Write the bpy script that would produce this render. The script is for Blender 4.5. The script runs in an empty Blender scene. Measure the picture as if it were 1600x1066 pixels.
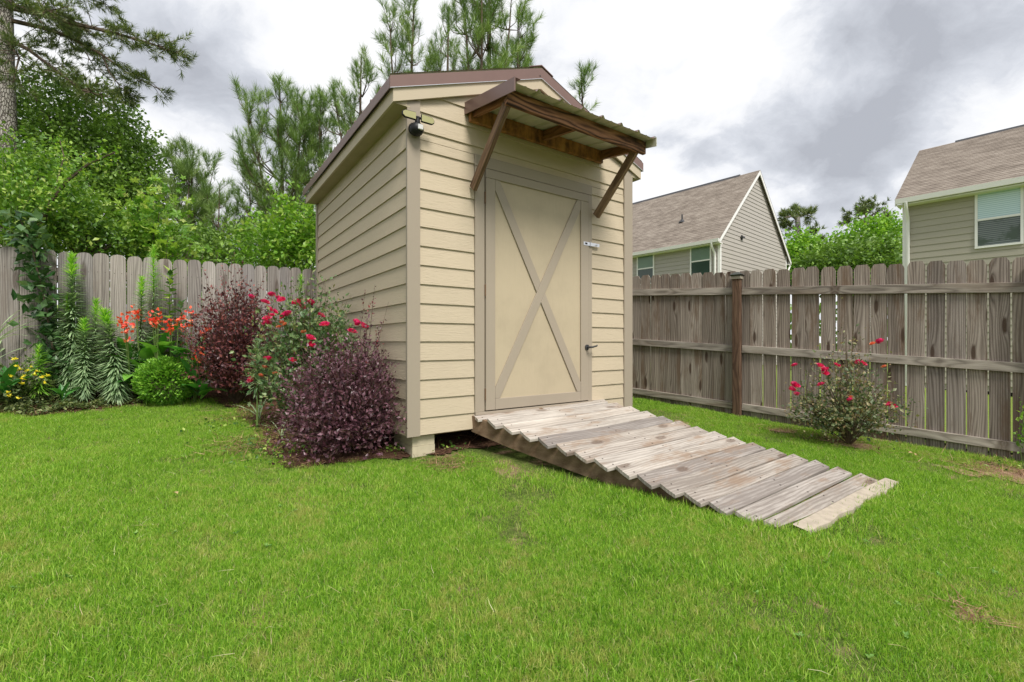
import bpy, math, random
import numpy as np
from math import sin, cos, pi, radians, atan2, hypot, sqrt
from mathutils import Matrix, Vector

# ------------------------------------------------------------------ camera, light, exposure
SC = bpy.context.scene
COL = SC.collection
F, HZ, CH = 716.0, 535.0, 1.10            # focal length in photo pixels, horizon row, camera height
cam_d = bpy.data.cameras.new('camera')
cam = bpy.data.objects.new('camera', cam_d)
COL.objects.link(cam)
cam_d.sensor_width = 36.0
cam_d.lens = 36.0 * F / 1600.0
cam_d.shift_y = 2.0 / 1600.0
cam_d.clip_start, cam_d.clip_end = 0.05, 3000
cam.location = (0, 0, CH)
cam.rotation_euler = (radians(90), 0, 0)
SC.camera = cam
SC.view_settings.view_transform = 'Standard'
SC.view_settings.look = 'None'
SC.view_settings.gamma = 1.0
SC.view_settings.use_curve_mapping = False
SC.view_settings.exposure = 1.02
SC.cycles.max_bounces = 7
SC.cycles.transparent_max_bounces = 8
SC.cycles.use_denoising = True

SUN_DIR = Vector((0.42, -0.90, 1.35)).normalized()
SUN_EL = math.asin(SUN_DIR.z)
SUN_AZ = atan2(SUN_DIR.x, SUN_DIR.y)
sd = bpy.data.lights.new('sun', 'SUN')
sd.energy = 2.2
sd.angle = radians(22)
sd.color = (1.0, 0.955, 0.88)
sun = bpy.data.objects.new('sun', sd)
COL.objects.link(sun)
sun.rotation_euler = SUN_DIR.to_track_quat('Z', 'Y').to_euler()


class NT:
    """small helper that writes node trees"""
    def __init__(s, tree):
        s.t = tree
        tree.nodes.clear()

    def n(s, kind, _set=None, **inp):
        nd = s.t.nodes.new(kind)
        for k, v in (_set or {}).items():
            setattr(nd, k, v)
        for k, v in inp.items():
            key = int(k[1:]) if k[0] == 'i' and k[1:].isdigit() else k.replace('_', ' ')
            s.put(nd.inputs[key], v)
        return nd

    def put(s, sock, v):
        if isinstance(v, bpy.types.NodeSocket):
            s.t.links.new(v, sock)
        elif isinstance(v, bpy.types.Node):
            s.t.links.new(v.outputs[0], sock)
        else:
            if sock.type == 'RGBA' and not isinstance(v, (int, float)) and len(v) == 3:
                v = (*v, 1)
            sock.default_value = v

    def m(s, op, a, b=None, c=None, clamp=False):
        nd = s.t.nodes.new('ShaderNodeMath')
        nd.operation = op
        nd.use_clamp = clamp
        for i, v in enumerate((a, b, c)):
            if v is not None:
                s.put(nd.inputs[i], v)
        return nd.outputs[0]

    def mix(s, f, a, b, mode='MIX'):
        nd = s.t.nodes.new('ShaderNodeMix')
        nd.data_type = 'RGBA'
        nd.blend_type = mode
        s.put(nd.inputs[0], f)
        s.put(nd.inputs[6], a)
        s.put(nd.inputs[7], b)
        return nd.outputs[2]

    def ss(s, x, a, b):
        nd = s.t.nodes.new('ShaderNodeMapRange')
        nd.interpolation_type = 'SMOOTHSTEP'
        s.put(nd.inputs[0], x)
        nd.inputs[1].default_value = a
        nd.inputs[2].default_value = b
        return nd.outputs[0]

    def noise(s, vec, scale, detail=4, rough=0.55, dist=0.0):
        nd = s.t.nodes.new('ShaderNodeTexNoise')
        s.put(nd.inputs['Vector'], vec)
        nd.inputs['Scale'].default_value = scale
        nd.inputs['Detail'].default_value = detail
        nd.inputs['Roughness'].default_value = rough
        nd.inputs['Distortion'].default_value = dist
        return nd.outputs[0]

    def ramp(s, x, stops):
        nd = s.t.nodes.new('ShaderNodeValToRGB')
        s.put(nd.inputs[0], x)
        cr = nd.color_ramp
        while len(cr.elements) < len(stops):
            cr.elements.new(0.5)
        for e, (p, c) in zip(cr.elements, stops):
            e.position = p
            e.color = (*c, 1)
        return nd.outputs[0]

    def scale(s, vec, sc, add=None):
        nd = s.t.nodes.new('ShaderNodeVectorMath')
        nd.operation = 'MULTIPLY'
        s.put(nd.inputs[0], vec)
        nd.inputs[1].default_value = sc
        o = nd.outputs[0]
        if add is not None:
            a = s.t.nodes.new('ShaderNodeVectorMath')
            a.operation = 'ADD'
            s.put(a.inputs[0], o)
            s.put(a.inputs[1], add)
            o = a.outputs[0]
        return o


# ------------------------------------------------------------------ sky: broken overcast
W = bpy.data.worlds.new('World')
SC.world = W
W.use_nodes = True
t = NT(W.node_tree)
sky = t.n('ShaderNodeTexSky', {'sky_type': 'NISHITA', 'sun_disc': False,
                               'sun_elevation': SUN_EL, 'sun_rotation': SUN_AZ})
bg_sky = t.n('ShaderNodeBackground', None, Color=sky.outputs[0], Strength=0.10)
tc = t.n('ShaderNodeTexCoord')
sep = t.n('ShaderNodeSeparateXYZ', None, i0=tc.outputs['Generated'])
den = t.m('ADD', t.m('MAXIMUM', sep.outputs[2], 0.0), 0.50)
P = t.n('ShaderNodeCombineXYZ', None, X=t.m('DIVIDE', sep.outputs[0], den),
        Y=t.m('DIVIDE', sep.outputs[1], den), Z=0.37).outputs[0]
wn = t.n('ShaderNodeTexNoise', None, Vector=P, Scale=3.4, Detail=8.0)
warp = t.n('ShaderNodeVectorMath', {'operation': 'MULTIPLY_ADD'}, i0=wn.outputs[1],
           i1=(0.20, 0.20, 0.0), i2=P)
big = t.noise(warp.outputs[0], 2.0, 10, 0.56)
fine = t.noise(warp.outputs[0], 7.0, 9, 0.66)
puff = t.n('ShaderNodeTexVoronoi', {'feature': 'SMOOTH_F1'}, Vector=warp.outputs[0], Scale=5.5, Smoothness=.55)
puff2 = t.n('ShaderNodeTexVoronoi', {'feature': 'SMOOTH_F1'}, Vector=warp.outputs[0], Scale=13.0, Smoothness=.5)
pf = t.m('ADD', t.m('MULTIPLY', puff.outputs['Distance'], .13), t.m('MULTIPLY', puff2.outputs['Distance'], .07))
val = t.m('SUBTRACT', t.m('ADD', t.m('MULTIPLY', big, 0.72), t.m('MULTIPLY', fine, 0.32)), t.m('SUBTRACT', pf, .065))


def cloud_bank(cx, cy, rx, ry, amt):
    v = t.n('ShaderNodeVectorMath', {'operation': 'SUBTRACT'}, i0=warp.outputs[0], i1=(cx + .10, cy + .10, .37))
    v = t.n('ShaderNodeVectorMath', {'operation': 'DIVIDE'}, i0=v.outputs[0], i1=(rx, ry, 1.0))
    ln = t.n('ShaderNodeVectorMath', {'operation': 'LENGTH'}, i0=v.outputs[0]).outputs['Value']
    return t.m('MULTIPLY', t.m('SUBTRACT', 1.0, t.ss(ln, 0.15, 1.0)), amt)


def pdir(px, py):
    d = Vector(((px - 800) / F, 1, (HZ - py) / F)).normalized()
    return d.x / (max(d.z, 0) + .50), d.y / (max(d.z, 0) + .50)


for (px, py, rx, ry, amt) in ((340, 150, .22, .22, -.17), (1345, 195, .30, .20, -.17), (1330, 20, .26, .14, -.10),
                              (215, 235, .26, .30, .17), (480, 90, .18, .16, .08), (1185, 165, .20, .16, .08), (1585, 170, .18, .22, .14),
                              (1050, 60, .24, .24, .05), (1560, 60, .16, .16, -.07), (1010, 300, .2, .2, .06)):
    cx, cy = pdir(px, py)
    val = t.m('ADD', val, cloud_bank(cx, cy, rx, ry, amt))
ccol = t.ramp(val, [(0.31, (.41, .43, .48)), (0.395, (.52, .545, .60)), (0.455, (.63, .655, .71)),
                    (0.505, (.78, .795, .83)), (0.58, (.90, .905, .92))])
bg_cl = t.n('ShaderNodeBackground', None, Color=ccol, Strength=0.58)
fac = t.ss(big, 0.0, 0.30)
mx = t.n('ShaderNodeMixShader', None, i0=fac, i1=bg_sky.outputs[0], i2=bg_cl.outputs[0])
t.n('ShaderNodeOutputWorld', None, Surface=mx.outputs[0])

# ------------------------------------------------------------------ helpers
R = np.random.default_rng(7)
random.seed(7)
M = {}


def smooth01(x):
    x = np.clip(x, 0, 1)
    return x * x * (3 - 2 * x)


def gz(x, y):
    """height of the ground (world z)"""
    x = np.asarray(x, float)
    y = np.asarray(y, float)
    d = .56 * (x + 5.373) - .829 * (y - 4.81)
    e = (x - 2.976) * .68 + (y - 5.748) * .733
    z = -.66 - .072 * np.clip(d, -3, 9) - .04 * np.clip(e, 0, 30) + .07 * smooth01(1 - d / .8)
    z = z + .012 * np.sin(x * 2.1 + 1.3 * np.sin(y * 1.7)) * np.cos(y * 2.3 + x) * .6
    return z + CH


def at(px, py, Y):
    """the point seen at this place of the photograph, Y metres away"""
    return Vector(((px - 800) / F * Y, Y, CH + (HZ - py) / F * Y))


class MB:
    """collects polygons (any arity) and makes one mesh"""
    def __init__(s):
        s.v, s.f, s.fm, s.rnd, s.n = [], [], [], [], 0

    def add(s, verts, faces, mat=0, rnd=None):
        verts = np.asarray(verts, float).reshape(-1, 3)
        faces = np.asarray(faces, int)
        s.v.append(verts)
        s.f.append(faces + s.n)
        s.fm.append(np.full(len(faces), mat))
        s.rnd.append(np.full(len(faces), R.random()) if rnd is None else np.broadcast_to(np.asarray(rnd, float), (len(faces),)))
        s.n += len(verts)
        return s

    def box(s, x0, x1, y0, y1, z0, z1, mat=0, mtx=None):
        v = np.array([[x, y, z] for z in (z0, z1) for y in (y0, y1) for x in (x0, x1)], float)
        if mtx is not None:
            v = np.array([list(mtx @ Vector(p)) for p in v])
        s.add(v, [[0, 2, 3, 1], [4, 5, 7, 6], [0, 1, 5, 4], [2, 6, 7, 3], [0, 4, 6, 2], [1, 3, 7, 5]], mat)
        return s

    def hexa(s, bottom, top, mat=0):
        """bottom and top: four points each, same winding"""
        s.add(list(bottom) + list(top), [[3, 2, 1, 0], [4, 5, 6, 7], [0, 1, 5, 4], [1, 2, 6, 5], [2, 3, 7, 6], [3, 0, 4, 7]], mat)
        return s

    def beam(s, a, b, w, h, up=(0, 0, 1), mat=0):
        """box from a to b, w wide and h high"""
        a, b = Vector(a), Vector(b)
        d = (b - a).normalized()
        sd_ = d.cross(Vector(up)).normalized()
        u = sd_.cross(d).normalized()
        q = [(-w / 2, -h / 2), (w / 2, -h / 2), (w / 2, h / 2), (-w / 2, h / 2)]
        s.hexa([a + sd_ * i + u * j for i, j in q], [b + sd_ * i + u * j for i, j in q], mat)
        return s

    def prism(s, poly, y0, y1, mat=0):
        """polygon in x,z extruded along y; y0, y1 may be functions of z"""
        f0 = y0 if callable(y0) else (lambda z: y0)
        f1 = y1 if callable(y1) else (lambda z: y1)
        k = len(poly)
        v = [(x, f0(z), z) for x, z in poly] + [(x, f1(z), z) for x, z in poly]
        b = s.n
        s.v.append(np.array(v, float))
        fs = [list(range(k)), list(range(2 * k - 1, k - 1, -1))] + [[i, i + k, (i + 1) % k + k, (i + 1) % k] for i in range(k)]
        for f in fs:
            s.f.append(np.array([f]) + b)
            s.fm.append(np.array([mat]))
            s.rnd.append(np.array([0.5]))
        s.n += 2 * k
        return s

    def tube(s, pts, rad, sides=6, mat=0, cap=True):
        pts = [Vector(p) for p in pts]
        n = len(pts)
        rad = [rad] * n if isinstance(rad, (int, float)) else list(rad)
        vs = []
        for i, p in enumerate(pts):
            d = (pts[min(i + 1, n - 1)] - pts[max(i - 1, 0)])
            d = d.normalized() if d.length > 1e-9 else Vector((0, 0, 1))
            a = d.cross(Vector((0.13, 0.97, 0.2))).normalized()
            b = d.cross(a)
            for k in range(sides):
                an = 2 * pi * k / sides
                vs.append(p + (a * cos(an) + b * sin(an)) * rad[i])
        fs = []
        for i in range(n - 1):
            for k in range(sides):
                k2 = (k + 1) % sides
                fs.append([i * sides + k, i * sides + k2, (i + 1) * sides + k2, (i + 1) * sides + k])
        s.add(vs, fs, mat)
        if cap and sides > 3:
            s.add([vs[(n - 1) * sides + k] for k in range(sides)], [list(range(sides))], mat)
            s.add([vs[k] for k in range(sides)], [list(range(sides))[::-1]], mat)
        return s

    def mesh(s, name, mats, smooth=False):
        me = bpy.data.meshes.new(name)
        V = np.concatenate(s.v).astype(np.float32)
        loops = np.concatenate([f.ravel() for f in s.f]).astype(np.int32)
        tot = np.concatenate([np.full(len(f), f.shape[1]) for f in s.f]).astype(np.int32)
        start = np.concatenate([[0], np.cumsum(tot)[:-1]]).astype(np.int32)
        me.vertices.add(len(V))
        me.vertices.foreach_set('co', V.ravel())
        me.loops.add(len(loops))
        me.loops.foreach_set('vertex_index', loops)
        me.polygons.add(len(tot))
        me.polygons.foreach_set('loop_start', start)
        me.polygons.foreach_set('loop_total', tot)
        me.polygons.foreach_set('material_index', np.concatenate(s.fm).astype(np.int32))
        me.polygons.foreach_set('use_smooth', np.full(len(tot), bool(smooth)))
        a = me.attributes.new('rnd', 'FLOAT', 'FACE')
        a.data.foreach_set('value', np.concatenate(s.rnd).astype(np.float32))
        me.update(calc_edges=True)
        me.validate()
        for m_ in (mats if isinstance(mats, (list, tuple)) else [mats]):
            me.materials.append(m_)
        return me

    def build(s, name, mats, parent=None, smooth=False, loc=None, bevel=0.0):
        o = bpy.data.objects.new(name, s.mesh(name, mats, smooth))
        COL.objects.link(o)
        if loc is not None:
            o.location = loc
        if parent is not None:
            o.parent = parent
        if bevel:
            b = o.modifiers.new('edge', 'BEVEL')
            b.width = bevel
            b.segments = 1
            b.limit_method = 'ANGLE'
        return o


def tag(o, label=None, cat=None, group=None, kind=None):
    if label:
        o['label'] = label
    if cat:
        o['category'] = cat
    if group:
        o['group'] = group
    if kind:
        o['kind'] = kind
    return o


def empty(name, loc, rz=0.0, label=None, cat=None, group=None):
    o = bpy.data.objects.new(name, None)
    o.empty_display_size = .2
    COL.objects.link(o)
    o.location = loc
    o.rotation_euler = (0, 0, rz)
    return tag(o, label, cat, group)


def inst(name, me, parent, loc=(0, 0, 0), rot=(0, 0, 0), sc=(1, 1, 1)):
    o = bpy.data.objects.new(name, me)
    COL.objects.link(o)
    o.parent = parent
    o.location = loc
    o.rotation_euler = rot
    o.scale = sc
    return o


def clip(poly, a, b, c):
    """keep the part of a polygon where a*x + b*z <= c"""
    out = []
    for i in range(len(poly)):
        p, q = poly[i], poly[(i + 1) % len(poly)]
        dp, dq = a * p[0] + b * p[1] - c, a * q[0] + b * q[1] - c
        if dp <= 0:
            out.append(p)
        if dp * dq < 0:
            k = dp / (dp - dq)
            out.append((p[0] + (q[0] - p[0]) * k, p[1] + (q[1] - p[1]) * k))
    return out


# ------------------------------------------------------------------ materials
def new_mat(name):
    m_ = bpy.data.materials.new(name)
    m_.use_nodes = True
    M[name] = m_
    return m_, NT(m_.node_tree)


def finish(t, color, rough=0.6, bump=None, bstr=0.3, bdist=0.01, spec=0.4, metal=0.0, trans=None):
    b = t.n('ShaderNodeBsdfPrincipled', None, Base_Color=color, Roughness=rough, Metallic=metal)
    b.inputs['Specular IOR Level'].default_value = spec
    if bump is not None:
        bp = t.n('ShaderNodeBump', None, Height=bump, Strength=bstr, Distance=bdist)
        t.t.links.new(bp.outputs[0], b.inputs['Normal'])
    out = b.outputs[0]
    if trans is not None:
        tr = t.n('ShaderNodeBsdfTranslucent', None, Color=trans[1])
        out = t.n('ShaderNodeMixShader', None, i0=trans[0], i1=out, i2=tr.outputs[0]).outputs[0]
    t.n('ShaderNodeOutputMaterial', None, Surface=out)


def objvec(t, order, rnd=True, k=1.0):
    """object coordinates re-ordered so that the long axis of the board comes last"""
    tc = t.n('ShaderNodeTexCoord')
    sp = t.n('ShaderNodeSeparateXYZ', None, i0=tc.outputs['Object'])
    cm = t.n('ShaderNodeCombineXYZ', None, X=sp.outputs[order[0]], Y=sp.outputs[order[1]], Z=sp.outputs[order[2]])
    v = cm.outputs[0]
    if rnd:
        oi = t.n('ShaderNodeObjectInfo')
        r = t.m('MULTIPLY', oi.outputs['Random'], 37.0)
        c2 = t.n('ShaderNodeCombineXYZ', None, X=r, Y=t.m('MULTIPLY', r, 1.7), Z=t.m('MULTIPLY', r, 2.3))
        v = t.n('ShaderNodeVectorMath', {'operation': 'ADD'}, i0=v, i1=c2.outputs[0]).outputs[0]
        return v, oi.outputs['Random']
    return v, None


def wood(name, order, dark, mid, light, knots=1.0, stain=None, stain_amt=0.0, rough=0.85, ring=300.0, kscale=4.2, contrast=1.0, swirl=40.0):
    m_, t = new_mat(name)
    v, rn = objvec(t, order)
    st = t.scale(v, (1, 1, .07))
    st2 = t.scale(v, (1, 1, .03))
    n1 = t.noise(st, 22, 5, .6)
    n2 = t.noise(st2, 190, 3, .6)
    low = t.noise(t.scale(v, (1, 1, .25)), 5.0, 2)
    spx = t.n('ShaderNodeSeparateXYZ', None, i0=v)
    v2 = t.n('ShaderNodeCombineXYZ', None, X=spx.outputs[0], Y=t.m('MULTIPLY', spx.outputs[2], .40), Z=0.0).outputs[0]
    vo = t.n('ShaderNodeTexVoronoi', {'feature': 'F1', 'voronoi_dimensions': '2D'}, Vector=v2, Scale=kscale, Randomness=1.0)
    d = vo.outputs['Distance']
    low = t.noise(t.scale(v, (1, 1, .16)), 7.0, 2, .5)
    ph = t.m('ADD', t.m('MULTIPLY', spx.outputs[0], ring),
             t.m('ADD', t.m('MULTIPLY', low, swirl), t.m('DIVIDE', 2.6 * knots, t.m('ADD', d, .07))))
    wv = t.m('POWER', t.m('MULTIPLY_ADD', t.m('SINE', ph), .5, .5), .6)
    fl_ = t.noise(st2, 420, 2, .7)
    g = t.m('ADD', t.m('ADD', t.m('MULTIPLY', n1, .50), t.m('MULTIPLY', wv, .20 * contrast)), t.m('ADD', t.m('MULTIPLY', n2, .26), t.m('MULTIPLY', t.m('SUBTRACT', fl_, .5), .22)))
    g = t.m('ADD', g, t.m('MULTIPLY_ADD', rn, .16, -.11))
    c = t.ramp(g, [(.30, dark), (.52, mid), (.76, light)])
    if stain is not None:
        sn = t.noise(t.scale(v, (1, 1, .33)), 6.5, 6, .68)
        c = t.mix(t.m('MULTIPLY', t.ss(sn, .50, .66), stain_amt), c, stain)
    km = t.m('MULTIPLY', t.m('SUBTRACT', 1.0, t.ss(d, .05, .10)), min(1.0, knots * 1.3))
    c = t.mix(t.m('MULTIPLY', km, .9), c, tuple(x * .34 for x in (dark[0] * 1.35, dark[1], dark[2] * .8)))
    tint = t.ramp(t.m('FRACT', t.m('MULTIPLY', rn, 7.31)), [(0, (.80, .79, .80)), (.3, (1.02, .97, .91)), (.6, (.90, .87, .83)), (1, (1.12, 1.09, 1.05))])
    c = t.mix(1.0, c, tint, 'MULTIPLY')
    finish(t, c, rough, g, .55, .004, .25)
    return m_


def painted(name, color, order, amt=.10, bstr=.35, rough=.55, fine=60, dirt=.12):
    m_, t = new_mat(name)
    v, rn = objvec(t, order)
    grain = t.noise(t.scale(v, (1, 1, .10)), fine, 5, .66, 1.6)
    blot = t.noise(v, 2.6, 5, .6)
    c = t.mix(t.m('MULTIPLY', t.ss(blot, .42, .75), dirt), color, tuple(x * .80 for x in color))
    c = t.mix(t.m('MULTIPLY', t.ss(grain, .5, .7), amt), c, tuple(x * .82 for x in color))
    c = t.mix(1.0, c, t.ramp(rn, [(0, (.965, .965, .965)), (1, (1.03, 1.025, 1.02))]), 'MULTIPLY')
    finish(t, c, rough, grain, bstr, .004, .3)
    return m_


def plain(name, color, rough=.5, metal=0.0, amt=.15, sc=8.0, spec=.4, bump=0.15):
    m_, t = new_mat(name)
    tc = t.n('ShaderNodeTexCoord')
    n = t.noise(tc.outputs['Object'], sc, 5, .6)
    c = t.mix(t.m('MULTIPLY', t.ss(n, .35, .7), amt), color, tuple(x * .62 for x in color))
    finish(t, c, rough, n, bump, .004, spec, metal)
    return m_


def leafmat(name, stops, rough=.45, trans=.32, tmul=1.25, spec=.45):
    m_, t = new_mat(name)
    at_ = t.n('ShaderNodeAttribute', {'attribute_name': 'rnd'})
    c = t.ramp(at_.outputs['Fac'], stops)
    tcol = t.mix(1.0, c, (tmul, tmul * 1.05, tmul * .6), 'MULTIPLY')
    finish(t, c, rough, spec=spec, trans=(trans, tcol))
    return m_


CREAM = (.505, .425, .312)
TAUPE = (.335, .285, .225)
painted('siding_front', CREAM, (2, 1, 0), .42, .9, fine=75)
painted('siding_side', tuple(x * 1.0 for x in CREAM), (2, 0, 1), .42, .9, fine=75)
painted('door_panel', (.465, .39, .275), (0, 1, 2), .22, .3, .5, 30, .5)
painted('trim', TAUPE, (0, 1, 2), .08, .2, .5, 40, .15)
painted('fascia_paint', (.50, .425, .315), (2, 1, 0), .08, .2)
plain('soffit_paint', (.42, .36, .24), .7, 0, .3, 5)
plain('brown_metal', (.20, .125, .108), .38, .25, .18, 3.0, .5, .05)
plain('cream_metal', (.62, .60, .48), .42, .15, .12, 4.0, .5, .05)
plain('black_plastic', (.014, .014, .016), .5, 0, .1, 20, .25)
plain('lamp_lens', (.38, .36, .17), .25, 0, .1, 10, .6)
plain('sensor_lens', (.62, .62, .62), .3, 0, .1, 10, .6)
plain('galvanized', (.72, .73, .75), .28, .85, .15, 30)
plain('rusty_hinge', (.20, .12, .07), .6, .5, .4, 60)
plain('concrete', (.52, .46, .33), .9, 0, .30, 14, .2, .6)
plain('pale_concrete', (.44, .38, .305), .95, 0, .6, 16, .2, .8)
plain('white_vinyl', (.80, .79, .77), .4, 0, .06, 6)
plain('dark_metal', (.06, .06, .065), .5, .3, .2, 20)
plain('nail', (.12, .10, .09), .6, .6, .3, 60)
wood('picket_gray', (0, 1, 2), (.135, .112, .095), (.29, .252, .222), (.49, .445, .405), .9, (.15, .10, .068), .75, kscale=4.6, contrast=1.0)
wood('picket_pale', (0, 1, 2), (.16, .148, .142), (.305, .288, .275), (.48, .458, .44), .5, (.17, .135, .115), .4, kscale=3.0)
wood('rail_gray', (1, 2, 0), (.16, .14, .122), (.33, .30, .265), (.50, .46, .415), .5, (.19, .14, .10), .4, ring=220)
wood('post_brown', (0, 1, 2), (.075, .045, .03), (.155, .10, .068), (.25, .175, .125), .5, (.05, .028, .02), .7, ring=200)
wood('ramp_board', (1, 2, 0), (.235, .21, .192), (.475, .448, .42), (.68, .66, .63), .55, (.25, .17, .115), .62, kscale=3.0, contrast=.55, swirl=20)
wood('ramp_side', (1, 2, 0), (.15, .095, .055), (.29, .20, .13), (.40, .30, .21), .6, (.11, .065, .04), .35)
wood('stringer_wood', (0, 2, 1), (.15, .095, .055), (.29, .20, .13), (.40, .30, .21), .6, (.11, .065, .04), .35, ring=170, contrast=.5, swirl=12)
wood('stained_beam', (2, 1, 0), (.035, .017, .010), (.165, .075, .040), (.33, .165, .09), 1.0, (.030, .015, .011), .8, .6, 150, 3.2, 2.2)
wood('stained_rafter', (0, 2, 1), (.06, .028, .014), (.22, .10, .045), (.34, .17, .075), .4, (.05, .022, .012), .5, .6)
wood('stained_brace', (0, 1, 2), (.10, .06, .038), (.24, .155, .10), (.38, .28, .20), .2, (.09, .055, .035), .6, .65, 240)


def ledger_mat():
    m_, t = new_mat('stained_ledger')
    v, rn = objvec(t, (2, 1, 0))
    n1 = t.noise(t.scale(v, (.35, 1, 1)), 22, 5, .65)        # vertical runs of stain
    n2 = t.noise(v, 9, 5, .7)
    c = t.ramp(t.m('ADD', t.m('MULTIPLY', n1, .6), t.m('MULTIPLY', n2, .4)),
               [(.33, (.025, .012, .008)), (.45, (.20, .085, .03)), (.58, (.42, .19, .06)), (.8, (.50, .30, .12))])
    finish(t, c, .6, n1, .3, .004)


ledger_mat()


def bark_mat():
    m_, t = new_mat('pine_bark')
    tc = t.n('ShaderNodeTexCoord')
    v = t.scale(tc.outputs['Object'], (1, 1, .35))
    vo = t.n('ShaderNodeTexVoronoi', {'feature': 'DISTANCE_TO_EDGE'}, Vector=v, Scale=22.0)
    n = t.noise(v, 30, 5, .65)
    g = t.m('ADD', t.m('MULTIPLY', t.ss(vo.outputs['Distance'], 0, .16), .6), t.m('MULTIPLY', n, .45))
    c = t.ramp(g, [(.2, (.09, .075, .065)), (.5, (.25, .22, .195)), (.85, (.46, .43, .39))])
    finish(t, c, .9, g, .9, .04, .2)
    m_, t = new_mat('twig_bark')
    tc = t.n('ShaderNodeTexCoord')
    n = t.noise(tc.outputs['Object'], 14, 4)
    c = t.ramp(n, [(.3, (.06, .045, .035)), (.7, (.17, .125, .09))])
    finish(t, c, .85, n, .3, .01, .2)
    plain('green_stem', (.13, .20, .05), .6, 0, .3, 12)
    plain('rose_cane', (.12, .085, .05), .6, 0, .4, 12)


bark_mat()


def roof_mat():
    m_, t = new_mat('shingle')
    tc = t.n('ShaderNodeTexCoord')
    v = tc.outputs['Object']
    n1 = t.noise(t.scale(v, (1.0, .35, 1)), 5.5, 5, .7)
    n2 = t.noise(v, 60, 3, .7)
    n3 = t.noise(v, .5, 3)
    g = t.m('ADD', t.m('ADD', t.m('MULTIPLY', n1, .6), t.m('MULTIPLY', n2, .3)), t.m('MULTIPLY', n3, .12))
    c = t.ramp(g, [(.36, (.13, .108, .09)), (.5, (.225, .188, .158)), (.66, (.36, .315, .27))])
    finish(t, c, .95, n2, .5, .01, .15)
    for nm, col in (('house_siding_gray', (.40, .37, .335)), ('house_siding_tan', (.385, .355, .29))):
        m_, t = new_mat(nm)
        tc = t.n('ShaderNodeTexCoord')
        n = t.noise(t.scale(tc.outputs['Object'], (1, 1, 3)), 1.3, 5, .6)
        c = t.mix(t.m('MULTIPLY', t.ss(n, .35, .75), .22), col, tuple(x * .8 for x in col))
        finish(t, c, .6, n, .1, .01, .3)
    for nm, col, rg in (('glass_dark', (.030, .050, .042), .08), ('shade_green', (.105, .165, .115), .25)):
        m_, t = new_mat(nm)
        tc = t.n('ShaderNodeTexCoord')
        n = t.noise(tc.outputs['Object'], 1.6, 4)
        c = t.mix(n, col, tuple(x * 1.5 for x in col))
        finish(t, c, rg, spec=.55)
    for nm, ca, cb in (('blind_light', (.36, .52, .57), (.56, .70, .74)), ('blind_dark', (.045, .06, .055), (.16, .19, .175))):
        m_, t = new_mat(nm)
        tc = t.n('ShaderNodeTexCoord')
        sp = t.n('ShaderNodeSeparateXYZ', None, i0=tc.outputs['Object'])
        wv = t.m('SINE', t.m('MULTIPLY', sp.outputs[2], 125.0))
        c = t.mix(t.ss(wv, -.6, .6), ca, cb)
        if nm == 'blind_dark':
            n = t.noise(tc.outputs['Object'], 2.5, 5, .6)
            c = t.mix(t.ss(n, .46, .6), c, (.035, .06, .03))
        finish(t, c, .12, spec=.55)


roof_mat()


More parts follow.
